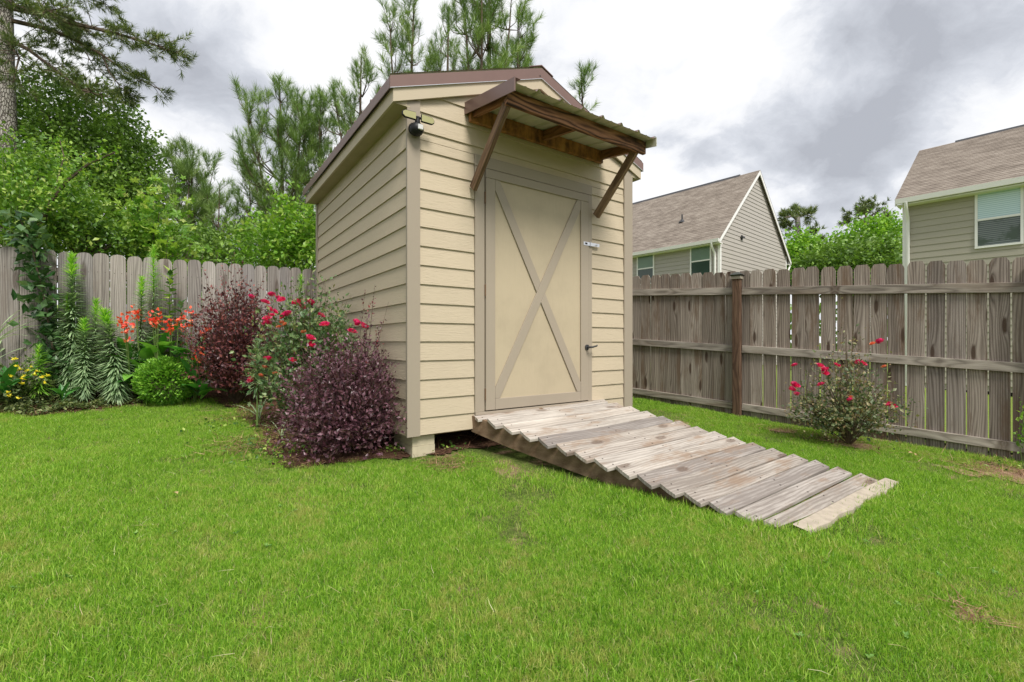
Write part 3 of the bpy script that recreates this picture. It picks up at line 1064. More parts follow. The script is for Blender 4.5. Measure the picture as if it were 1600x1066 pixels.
# dark strip standing in for the shade inside the gap at the hinge side
MB().box(.684, .693, -.006, -.002, -.60, 1.509).build('door_gap_shade', M['dark_metal'], shed)
door = MB().box(.693, 1.928, -.018, -.004, -.592, 1.506).build('door', M['door_panel'], shed)
dd = -.034
for nm, b in (('stile', (.694, .790, dd, -.018, -.590, 1.427)), ('stile', (1.822, 1.927, dd, -.018, -.590, 1.427)),
              ('rail', (.694, 1.927, dd, -.018, 1.429, 1.505)), ('rail', (.792, 1.820, dd, -.018, -.590, -.495))):
    MB().box(*b).build(nm, M['trim'], door, bevel=.002)
x0, x1, z0, z1 = .792, 1.820, -.493, 1.427


def strip(a, b, w, cuts):
    d = Vector((b[0] - a[0], b[1] - a[1])).normalized()
    n = Vector((-d.y, d.x)) * w / 2
    A, B = Vector(a) - d * .3, Vector(b) + d * .3
    poly = [tuple(A - n), tuple(B - n), tuple(B + n), tuple(A + n)]
    for c in cuts:
        poly = clip(poly, *c)
    return poly


rect = [(-1, 0, -x0), (1, 0, x1), (0, -1, -z0), (0, 1, z1)]
MB().prism(strip((x0, z0), (x1, z1), .085, rect), dd + .002, -.018).build('cross_brace', M['trim'], door, bevel=.0015)
d = Vector((x1 - x0, z1 - z0)).normalized()
n = Vector((-d.y, d.x))
cxx = ((x0 + x1) / 2, (z0 + z1) / 2)
c0 = n.dot(Vector(cxx))
MB().prism(strip((x0, z1), (x1, z0), .085, rect + [(-n.x, -n.y, -(c0 + .0445))]), dd + .002, -.018).build('cross_brace', M['trim'], door, bevel=.0015)
MB().prism(strip((x0, z1), (x1, z0), .085, rect + [(n.x, n.y, c0 - .0445)]), dd + .002, -.018).build('cross_brace', M['trim'], door, bevel=.0015)
for z in (1.25, .45, -.45):
    h = MB().box(.683, .690, -.036, -.024, z - .05, z + .05)
    h.tube([(.687, -.035, z - .05), (.687, -.035, z + .05)], .005, 6)
    h.build('hinge', M['rusty_hinge'], door)
h = MB()
h.tube([(1.90, dd, -.05), (1.90, dd - .012, -.05)], .027, 14)
h.tube([(1.90, dd - .01, -.05), (1.90, dd - .055, -.05)], .010, 8)
h.tube([(1.895, dd - .05, -.05), (1.93, dd - .056, -.048), (1.985, dd - .055, -.038), (2.0, dd - .05, -.03)], [.011, .010, .009, .007], 8)
h.build('door_handle', M['dark_metal'], door, smooth=True)
h = MB()
h.box(1.855, 1.955, dd - .004, dd - .0005, .985, 1.02)
h.box(1.945, 2.075, dd - .009, dd - .005, .985, 1.018)
h.tube([(1.95, dd - .008, .98), (1.95, dd - .008, 1.025)], .005, 6)
h.tube([(2.03, dd - .03, 1.0), (2.03, dd, 1.0)], .008, 6)
hs = h.build('hasp', M['galvanized'], door)
MB().box(1.875, 1.905, dd - .006, dd - .0045, .995, 1.012).build('slot', M['black_plastic'], hs)

# roof: two ribbed sheets, rake boards, eave boards, soffits, drip edges, ridge cap
EV = 2.005


def rtop(x):
    return EV + SL * (min(x, SW - x) + .16)


def ribbed(a0, a1, fn, mat_top, mat_bot, pitch=.2286, rh=.024):
    """sheet with ribs; a runs across the ribs, fn(a, height) gives the two ends of the line"""
    prof = []
    a = a0
    while a < a1:
        prof += [(a, rh), (a + .012, rh), (a + .028, 0), (a + pitch * .5 - .02, 0), (a + pitch * .5 - .012, .004), (a + pitch * .5, .004), (a + pitch * .5 + .008, 0), (a + pitch - .016, 0)]
        a += pitch
    prof = [(min(q, a1), hh) for q, hh in prof if q < a1] + [(a1, rh)]
    mb = MB()
    for off, mt in ((.0015, 0), (0.0, 1)):
        v = []
        for q, hh in prof:
            v += list(fn(q, hh + off))
        k = len(prof)
        f = [[2 * i, 2 * i + 1, 2 * i + 3, 2 * i + 2] for i in range(k - 1)]
        mb.add(v, f, mt)
    return mb


roof = ribbed(-.045, SD + .08, lambda q, hh: [(-.165, q, EV + hh), (SW / 2, q, rtop(SW / 2) + hh)], 0, 1).build('roof', [M['brown_metal'], M['cream_metal']], shed)
ribbed(-.045, SD + .08, lambda q, hh: [(SW + .165, q, EV + hh), (SW / 2, q, rtop(SW / 2) + hh)], 0, 1).build('roof', [M['brown_metal'], M['cream_metal']], shed)
for sg in (0, 1):
    X = (lambda x: x) if sg == 0 else (lambda x: SW - x)
    # rake board on the front gable
    pl = [(X(-.142), 1.825), (X(SW / 2), rake(SW / 2)), (X(SW / 2), rake(SW / 2) + .155), (X(-.142), 1.935)]
    MB().prism(pl, -.046, -.027).build('rake_board', M['fascia_paint'], roof, bevel=.0015)
    pl = [(X(-.170), EV - .085), (X(SW / 2), rtop(SW / 2) - .092), (X(SW / 2), rtop(SW / 2) + .004), (X(-.170), EV + .004)]
    MB().prism(pl, -.056, -.050).build('drip_edge', M['brown_metal'], roof)
    q_ = [(X(-.140), 1.8395), (X(-.0225), 1.8395), (X(-.0225), 1.9), (X(-.0225), 1.93), (X(-.140), 1.90)]
    MB().prism(q_, -.0262, -.001).build('eave_return', M['fascia_paint'], roof)
    q_ = [(X(-.0225), 1.9005), (X(.087), 1.9005), (X(.087), 1.955), (X(-.0225), 1.93)]
    MB().prism(q_, -.0262, -.018).build('eave_return', M['fascia_paint'], roof)
    # bright hemmed edge of the drip flashing
    pl = [(X(-.170), EV - .090), (X(SW / 2), rtop(SW / 2) - .097), (X(SW / 2), rtop(SW / 2) - .093), (X(-.170), EV - .086)]
    MB().prism(pl, -.060, -.047).build('drip_hem', M['galvanized'], roof)
    pl = [(X(-.142), 1.825), (X(SW / 2), rake(SW / 2)), (X(SW / 2), rake(SW / 2) + .155), (X(-.142), 1.935)]
    MB().prism(pl, SD + .03, SD + .05).build('rake_board', M['fascia_paint'], roof)
    xa, xb = sorted((X(-.142), X(-.122)))
    MB().box(xa, xb, -.0265, SD + .03, 1.825, 1.935).build('eave_board', M['fascia_paint'], roof, bevel=.0015)
    xa, xb = sorted((X(-.172), X(-.166)))
    MB().box(xa, xb, -.045, SD + .08, EV - .085, EV - .002).build('drip_edge', M['brown_metal'], roof)
    xa, xb = sorted((X(-.120), X(.0)))
    MB().box(xa, xb, -.026, SD + .03, 1.828, 1.838).build('soffit', M['soffit_paint'], roof)
pk = rtop(SW / 2)
MB().prism([(SW / 2 - .14, pk - .135 * SL + .021), (SW / 2, pk + .026), (SW / 2 + .14, pk - .135 * SL + .021), (SW / 2 + .14, pk - .135 * SL + .027), (SW / 2, pk + .034), (SW / 2 - .14, pk - .135 * SL + .027)],
           -.058, SD + .09).build('ridge_cap', M['brown_metal'], roof)
MB().tube([(SW / 2 - .02, -.062, pk - .075), (SW / 2 - .02, -.052, pk - .075)], .006, 6).build('screw', M['nail'], roof)
sc_me = MB().tube([(0, 0, 0), (0, 0, .006)], .007, 6).mesh('screw', M['galvanized'])
for i in range(14):
    inst('screw', sc_me, roof, (-.12, .06 + i * .2286, EV + SL * .04 + .004))

# awning over the door
AZ = 2.010


def az(y):
    return AZ + .170 * y


aw = ribbed(.505, 2.125, lambda q, hh: [(q, -.71, az(-.71) - .014 + hh), (q, -.001, az(0) - .014 + hh)], 0, 1).build('awning', [M['brown_metal'], M['cream_metal']], shed)
aw['label'] = 'small ribbed metal awning on stained timber over the door'
mb = MB()
for (xa, xb) in ((.494, .502), (2.126, 2.130)):
    mb.hexa([(xa, -.735, az(-.735) - .085), (xb, -.735, az(-.735) - .085), (xb, -.001, az(0) - .085), (xa, -.001, az(0) - .085)],
            [(xa, -.735, az(-.735) + .012), (xb, -.735, az(-.735) + .012), (xb, -.001, az(0) + .012), (xa, -.001, az(0) + .012)])
    break
mb.hexa([(.494, -.735, az(-.735) + .0125), (.55, -.735, az(-.735) + .0125), (.55, -.001, az(0) + .0125), (.494, -.001, az(0) + .0125)],
        [(.494, -.735, az(-.735) + .015), (.55, -.735, az(-.735) + .015), (.55, -.001, az(0) + .015), (.494, -.001, az(0) + .015)])
mb.build('rake_flashing', M['brown_metal'], aw)
mb = MB()
mb.hexa([(2.126, -.712, az(-.712) - .075), (2.130, -.712, az(-.712) - .075), (2.130, -.001, az(0) - .075), (2.126, -.001, az(0) - .075)],
        [(2.126, -.712, az(-.712) + .008), (2.130, -.712, az(-.712) + .008), (2.130, -.001, az(0) + .008), (2.126, -.001, az(0) + .008)])
mb.build('rake_flashing', M['cream_metal'], aw)
MB().box(.526, 2.112, -.062, -.021, 1.862, az(-.06) - .016).build('ledger', M['stained_ledger'], aw, bevel=.002)
MB().box(.522, 2.118, -.600, -.562, 1.776, az(-.60) - .016).build('beam', M['stained_beam'], aw, bevel=.003)
for xr in (.545, 1.30, 2.075):
    mb = MB()
    mb.hexa([(xr, -.561, az(-.561) - .095), (xr + .036, -.561, az(-.561) - .095), (xr + .036, -.063, az(-.063) - .105), (xr, -.063, az(-.063) - .105)],
            [(xr, -.561, az(-.561) - .017), (xr + .036, -.561, az(-.561) - .017), (xr + .036, -.063, az(-.063) - .017), (xr, -.063, az(-.063) - .017)])
    mb.build('rafter', M['stained_rafter'], aw)
for xr in (.558, 2.025):
    a, b = Vector((xr, -.045, 1.30)), Vector((xr, -.545, 1.80))
    L = (b - a).length
    o = MB().box(-.019, .019, -.040, .040, 0, L).build('brace', M['stained_brace'], aw, bevel=.003)
    o.location = a
    o.rotation_euler = (b - a).to_track_quat('Z', 'X').to_euler()
    o.rotation_euler = Matrix(((1, 0, 0), (0, cos(0), 0), (0, 0, 1))).to_euler()
    dv = (b - a).normalized()
    o.rotation_euler = (atan2(-dv.y, dv.z), 0, 0)

# floodlight under the left eave
fl = empty('security_light', (P0.x + NX.x * .035 + NY.x * .03, P0.y + NX.y * .035 + NY.y * .03, CH + 1.665), SRZ,
           'black motion sensor light with two yellowed lamp panels at the top corner of the shed', 'security light')


def ball(mb, c, r, nu=14, nv=9, sz=(1, 1, 1)):
    v, f = [], []
    for j in range(nv + 1):
        th = pi * j / nv
        for i in range(nu):
            ph = 2 * pi * i / nu
            v.append((c[0] + r * sz[0] * sin(th) * cos(ph), c[1] + r * sz[1] * sin(th) * sin(ph), c[2] + r * sz[2] * cos(th)))
    for j in range(nv):
        for i in range(nu):
            i2 = (i + 1) % nu
            f.append([j * nu + i, (j + 1) * nu + i, (j + 1) * nu + i2, j * nu + i2])
    mb.add(v, f)
    return mb


mb = MB()
ball(mb, (0, -.045, -.015), .055, 16, 10, (1, 1, .95))
mb.tube([(0, .02, .0), (0, -.01, .0)], .05, 14)
mb.tube([(0, -.06, .03), (0, -.065, .075)], [.022, .014], 10)
mb.build('housing', M['black_plastic'], fl, smooth=True)
MB().box(-.012, .030, -.104, -.080, -.035, .005).build('sensor', M['sensor_lens'], fl, bevel=.004)
mb = MB()
mb.tube([(-.03, -.07, .065), (.03, -.07, .065)], .010, 8)
mb.build('bracket', M['black_plastic'], fl)
for s_ in (-1, 1):
    xi, xo = s_ * .022, s_ * .132
    pl = [(xi, .035), (xo * .85, .035), (xo, .05), (xo, .075), (xo * .85, .092), (xi, .097)]
    if s_ < 0:
        pl = pl[::-1]
    sh = MB().prism(pl, -.085, -.068).build('lamp_head', M['black_plastic'], fl, bevel=.003)
    pl2 = [(x * .93 + s_ * .004, .066 + (z - .066) * .82) for x, z in pl]
    MB().prism(pl2, -.0875, -.0853).build('lens', M['lamp_lens'], sh)

# concrete blocks under the corners
def shed_pt(tt, p, z=0):
    w_ = P0 + NX * tt + NY * p
    return Vector((w_.x, w_.y, CH + z))


bm_ = MB().box(0, .19, 0, .39, 0, .088).mesh('concrete_block', M['concrete'])
bm2 = MB().box(0, .195, 0, .40, 0, .20).mesh('concrete_block', M['concrete'])
for (tt, yy, lab) in ((.045, .03, 'front left corner of the shed'),):
    o = bpy.data.objects.new('concrete_block', bm_)
    COL.objects.link(o)
    o.location = shed_pt(tt, -yy, -.830)
    o.rotation_euler = (0, 0, SRZ)
    tag(o, 'thin upper concrete block right under the front left corner of the shed', 'concrete block', 'concrete blocks carrying the shed')
    o = bpy.data.objects.new('concrete_block', bm2)
    COL.objects.link(o)
    o.location = shed_pt(tt - .003, -yy + .004, -1.032)
    o.rotation_euler = (0, 0, SRZ)
    tag(o, 'lower concrete block standing in the soil at the front left corner of the shed', 'concrete block', 'concrete blocks carrying the shed')
for (tt, yy, nm) in ((2.36, .05, 'front right'), (.05, 2.6, 'back left'), (2.36, 2.6, 'back right')):
    hgt = -.741 - (float(gz(*shed_pt(tt + .1, -yy - .2).xy)) - CH) + .08
    o = MB().box(0, .19, 0, .39, 0, hgt).build('concrete_block', M['concrete'])
    o.location = shed_pt(tt, -yy, -.741 - hgt)
    o.rotation_euler = (0, 0, SRZ)
    tag(o, 'concrete block under the %s corner of the shed' % nm, 'concrete block', 'concrete blocks carrying the shed')

# ------------------------------------------------------------------ the ramp
ramp = empty('wooden_ramp', (P0.x, P0.y, CH), SRZ, 'weathered gray plank ramp leading from the grass up to the shed door', 'ramp')
rr = random.Random(4)
# corners of every plank's top face (along the shed front, outward, height): back left, back right, front right, front left
PLANKS = [[[0.59, -0.02, -0.616], [2.209, -0.038, -0.596], [2.084, 0.151, -0.608], [0.567, 0.111, -0.646]], [[0.617, 0.176, -0.629], [2.154, 0.202, -0.609], [2.13, 0.32, -0.639], [0.612, 0.309, -0.677]], [[0.647, 0.358, -0.66], [2.216, 0.333, -0.64], [2.189, 0.47, -0.67], [0.667, 0.462, -0.708]], [[0.705, 0.514, -0.691], [2.252, 0.502, -0.671], [2.218, 0.642, -0.701], [0.713, 0.631, -0.739]], [[0.763, 0.664, -0.722], [2.28, 0.664, -0.702], [2.266, 0.789, -0.731], [0.76, 0.787, -0.769]], [[0.809, 0.82, -0.752], [2.33, 0.811, -0.732], [2.32, 0.938, -0.762], [0.807, 0.944, -0.8]], [[0.855, 0.969, -0.783], [2.384, 0.956, -0.763], [2.366, 1.084, -0.793], [0.879, 1.07, -0.831]], [[0.914, 1.106, -0.814], [2.429, 1.1, -0.794], [2.42, 1.224, -0.824], [0.918, 1.229, -0.862]], [[0.985, 1.243, -0.845], [2.495, 1.237, -0.825], [2.465, 1.37, -0.855], [0.986, 1.363, -0.893]], [[1.025, 1.392, -0.876], [2.538, 1.385, -0.856], [2.533, 1.498, -0.886], [1.018, 1.516, -0.924]], [[1.072, 1.537, -0.907], [2.609, 1.515, -0.887], [2.589, 1.639, -0.917], [1.083, 1.646, -0.955]], [[1.13, 1.674, -0.938], [2.662, 1.655, -0.918], [2.652, 1.773, -0.947], [1.14, 1.785, -0.985]], [[1.183, 1.808, -0.968], [2.74, 1.787, -0.948], [2.708, 1.901, -0.978], [1.2, 1.913, -1.016]], [[1.241, 1.942, -0.999], [2.789, 1.924, -0.979], [2.778, 2.028, -1.009], [1.287, 2.031, -1.047]], [[1.307, 2.074, -1.03], [2.831, 2.063, -1.01], [2.827, 2.18, -1.04], [1.382, 2.148, -1.078]]]
for i, (bl, br, fr, fl_) in enumerate(PLANKS):
    c = [Vector((q[0], -q[1], q[2])) for q in (bl, br, fr, fl_)]
    org = (c[0] + c[1] + c[2] + c[3]) / 4
    th, nseg = .024, 8
    sagk, wv = rr.uniform(.001, .004), rr.uniform(0, 6)
    vs, fs = [], []
    gapk = Vector((0, -.0015, 0))
    for k in range(nseg + 1):
        u = k / nseg
        bk_, ft_ = c[0].lerp(c[1], u) + gapk - org, c[3].lerp(c[2], u) - gapk - org
        dz = .0025 * sin(u * 6 + wv) - sagk * sin(pi * u)
        q = [bk_ + Vector((0, 0, dz)), bk_.lerp(ft_, .5) + Vector((0, 0, dz - .003)), ft_ + Vector((0, 0, dz))]
        vs += q + [p_ - Vector((0, 0, th)) for p_ in q[::-1]]
    for k in range(nseg):
        for j in range(6):
            j2 = (j + 1) % 6
            fs.append([k * 6 + j, (k + 1) * 6 + j, (k + 1) * 6 + j2, k * 6 + j2])
    mb = MB().add(vs, fs)
    mb.add([vs[j] for j in range(6)], [list(range(6))])
    mb.add([vs[nseg * 6 + j] for j in range(6)], [list(range(6))[::-1]])
    o = mb.build('plank', M['ramp_board'], ramp, loc=org, bevel=.0025)
    for u in (.045, .5, .955):
        for w_ in (.22, .78):
            uu, ww = u + rr.uniform(-.012, .012), w_ + rr.uniform(-.05, .05)
            p_ = c[0].lerp(c[1], uu).lerp(c[3].lerp(c[2], uu), ww) - org
            dz = .0025 * sin(uu * 6 + wv) - sagk * sin(pi * uu) - .0022
            MB().tube([p_ + Vector((0, 0, dz - .004)), p_ + Vector((0, 0, dz + .0030))], .0062, 6).build('nail', M['nail'], o)


def slat_z(p):
    return -.628 - .0309 * (p - .20) / .1415 - .018


SKEW = np.polyfit([(q[0][1] + q[3][1]) / 2 for q in PLANKS], [q[3][0] for q in PLANKS], 1)
for s_off, nm in ((.065, 'left'), (.76, 'mid'), (1.44, 'right')):
    # stringers run with the skew of the ramp
    a0, a1 = .002, 1.96
    def xs_(p):
        return float(np.polyval(SKEW, p)) + s_off
    up = .012 if nm == 'right' else (.004 if nm == 'mid' else -.012)
    mb = MB()
    # back, front sections with a tapering depth
    q = []
    for p_, dep in ((a0, .135), (.35, .145), (1.0, .13), (1.55, .10), (a1, .05)):
        q.append((xs_(p_), p_, slat_z(p_) - .012 + up, dep))
    for (xa, pa, za, da), (xb, pb, zb, db) in zip(q[:-1], q[1:]):
        mb.hexa([(xa, -pa, za - da), (xa + .036, -pa, za - da), (xb + .036, -pb, zb - db), (xb, -pb, zb - db)],
                [(xa, -pa, za), (xa + .036, -pa, za), (xb + .036, -pb, zb), (xb, -pb, zb)])
    if nm == 'left':
        pass
    mb.build('stringer', M['stringer_wood'], ramp)
MB().box(.598, .640, -.040, -.004, -.775, -.645).build('ledger_block', M['stringer_wood'], ramp)

# concrete strip at the foot
mb = MB()
rng = np.random.default_rng(8)
k = 26
fr_, bk = [], []
for i in range(k + 1):
    tt = 1.405 + (2.955 - 1.405) * i / k
    pf = 2.280 + .008 * sin(i * .7) + rng.normal() * .006
    w0, w1 = shed_pt(tt, 2.185), shed_pt(tt, pf)
    bk.append((w0.x, w0.y, float(gz(w0.x, w0.y)) + .030))
    fr_.append((w1.x, w1.y, float(gz(w1.x, w1.y)) + .026 + rng.normal() * .002))
v = bk + fr_ + [(a, b, c - .08) for a, b, c in fr_]
f = [[i, i + 1, k + 1 + i + 1, k + 1 + i] for i in range(k)] + [[k + 1 + i, k + 2 + i, 2 * k + 3 + i, 2 * k + 2 + i] for i in range(k)]
o = mb.add(v, f).build('concrete_strip', M['pale_concrete'])
tag(o, 'rough pale concrete strip in the grass at the foot of the ramp', 'concrete strip')

# ------------------------------------------------------------------ fences
def picket_mesh(name, w, L, ear, mat, rough_top=0.0, rnd=False):
    if rnd:
        top = [(-w / 2, L - ear * 1.1), (-w / 2 + ear * .35, L - ear * .35), (-w / 2 + ear, L - .002), (0, L + .003), (w / 2 - ear, L), (w / 2 - ear * .35, L - ear * .38), (w / 2, L - ear * 1.15)]
    else:
        top = [(-w / 2, L - ear), (-w / 2 + ear * .25, L - ear * .62), (-w / 2 + ear * .9, L), (w / 2 - ear * .9, L), (w / 2 - ear * .22, L - ear * .66), (w / 2, L - ear)]
    poly = [(w / 2, 0), (-w / 2, 0)][::-1]
    poly = [(-w / 2, 0)] + top + [(w / 2, 0)]
    mb = MB().prism(poly[::-1], -.008, .008)
    if rnd is not False:
        for zf in (.875, .46, .16):
            for xf in (-.032, .034):
                mb.box(xf - .0035, xf + .0035, -.0095, -.008, zf - .002, zf + .002, 1)
    return mb.mesh(name, [mat, M['nail']])


LDIR, LP = Vector((.829, .560, 0)), Vector((-5.373, 4.81, 0))
LDIR.normalize()
lf = empty('wooden_fence', (LP.x, LP.y, CH), atan2(LDIR.y, LDIR.x), 'weathered gray picket fence running behind the flower bed to the back of the shed', 'fence')
pm = [picket_mesh('picket', .1425, 1.0, .032, M['picket_pale'], rnd=True) for _ in range(1)] + [picket_mesh('picket', .1425, 1.0, .030, M['picket_pale'], rnd=True)]
rr = random.Random(11)
LSTEP = .146
for i in range(-6, 45):
    x = LSTEP * (i + .5)
    top = 1.003 + .0019 * i + rr.uniform(-.010, .008)
    w_ = LP + LDIR * x
    bot = float(gz(w_.x, w_.y)) - CH - .10
    inst('picket', pm[rr.randrange(2)], lf, (x, rr.uniform(-.003, .003), bot), (rr.uniform(-.004, .004), rr.uniform(-.006, .006), rr.uniform(-.015, .015)),
         (1 + rr.uniform(-.02, .012), 1, top - bot))
for zc in (.78, .02, -.52):
    MB().box(-.9, 6.55, .012, .048, zc - .045, zc + .045).build('rail', M['rail_gray'], lf)
for x in (-.2, 2.3, 4.75):
    MB().box(x - .045, x + .045, .05, .14, -.95, .95).build('post', M['post_brown'], lf)

RDIR = Vector((.731, -.682, 0)).normalized()
RP = Vector((2.976, 5.748, 0))
rf = empty('wooden_fence', (RP.x, RP.y, CH), atan2(RDIR.y, RDIR.x), 'weathered gray picket fence with three rails and a capped brown post, right of the shed', 'fence')
pm = [picket_mesh('picket', .1385, 1.0, .030, M['picket_gray']), picket_mesh('picket', .1385, 1.0, .026, M['picket_gray'])]
RSTEP = .149


def rz_(x, z0, sl=-.062):
    return z0 + sl * x


for i in range(-27, 24):
    x = RSTEP * (i + .5) + (.0 if i >= 0 else .004)
    top = rz_(x, .908, -.055) + rr.uniform(-.012, .010)
    w_ = RP + RDIR * x
    bot = float(gz(w_.x, w_.y)) - CH - .03
    gap = 1.0 if i >= 0 else 1.05
    wob = 1 + rr.uniform(-.022, .010)
    inst('picket', pm[rr.randrange(2)], rf, (x + rr.uniform(-.002, .002), .034 + rr.uniform(-.002, .002), bot),
         (rr.uniform(-.003, .003), rr.uniform(-.004, .004), rr.uniform(-.012, .012)), (gap * wob, 1, top - bot))
for x0, x1 in ((-4.0, -2.6), (-2.54, -.18), (-.085, 2.36), (2.44, 3.6)):
    for zc, hh in ((.640, .047), (-.092, .046), (-.826, .042)):
        adj = rr.uniform(-.004, .004)
        a, b = Vector((x0, .006, rz_(x0, zc) + adj)), Vector((x1, .006, rz_(x1, zc) + adj))
        mb = MB()
        L = (b - a).length
        mb.box(0, L, -.019, .019, -hh, hh)
        o = mb.build('rail', M['rail_gray'], rf, bevel=.003)
        o.location = a
        o.rotation_euler = (0, atan2(-(b.z - a.z), b.x - a.x), 0)
for x in (-2.57, -.133, 2.40):
    w_ = RP + RDIR * x
    g_ = float(gz(w_.x, w_.y)) - CH
    zt = rz_(x, .822)
    ps = MB().box(-.045, .045, -.045, .045, 0, zt - g_ + .1).build('post', M['post_brown'], rf, loc=(x, -.034, g_ - .1), bevel=.004)
    H_ = zt - g_ + .1
    mb = MB()
    s0, s1 = .056, .072
    mb.hexa([(-s0, -s0, H_ - .03), (s0, -s0, H_ - .03), (s0, s0, H_ - .03), (-s0, s0, H_ - .03)], [(-s0, -s0, H_ + .004), (s0, -s0, H_ + .004), (s0, s0, H_ + .004), (-s0, s0, H_ + .004)])
    mb.hexa([(-s0, -s0, H_ + .005), (s0, -s0, H_ + .005), (s0, s0, H_ + .005), (-s0, s0, H_ + .005)], [(-s1, -s1, H_ + .022), (s1, -s1, H_ + .022), (s1, s1, H_ + .022), (-s1, s1, H_ + .022)], 1)
    mb.hexa([(-s1, -s1, H_ + .0225), (s1, -s1, H_ + .0225), (s1, s1, H_ + .0225), (-s1, s1, H_ + .0225)], [(-.022, -.022, H_ + .058), (.022, -.022, H_ + .058), (.022, .022, H_ + .058), (-.022, .022, H_ + .058)], 1)
    mb.build('post_cap', [plain('cap_base', (.30, .27, .21), .7), plain('cap_top', (.045, .05, .04), .45, .2)], ps)

# ------------------------------------------------------------------ neighbouring houses
HX, HY = Vector((.753, .658, 0)), Vector((-.658, .753, 0))
HRZ = atan2(.658, .753)


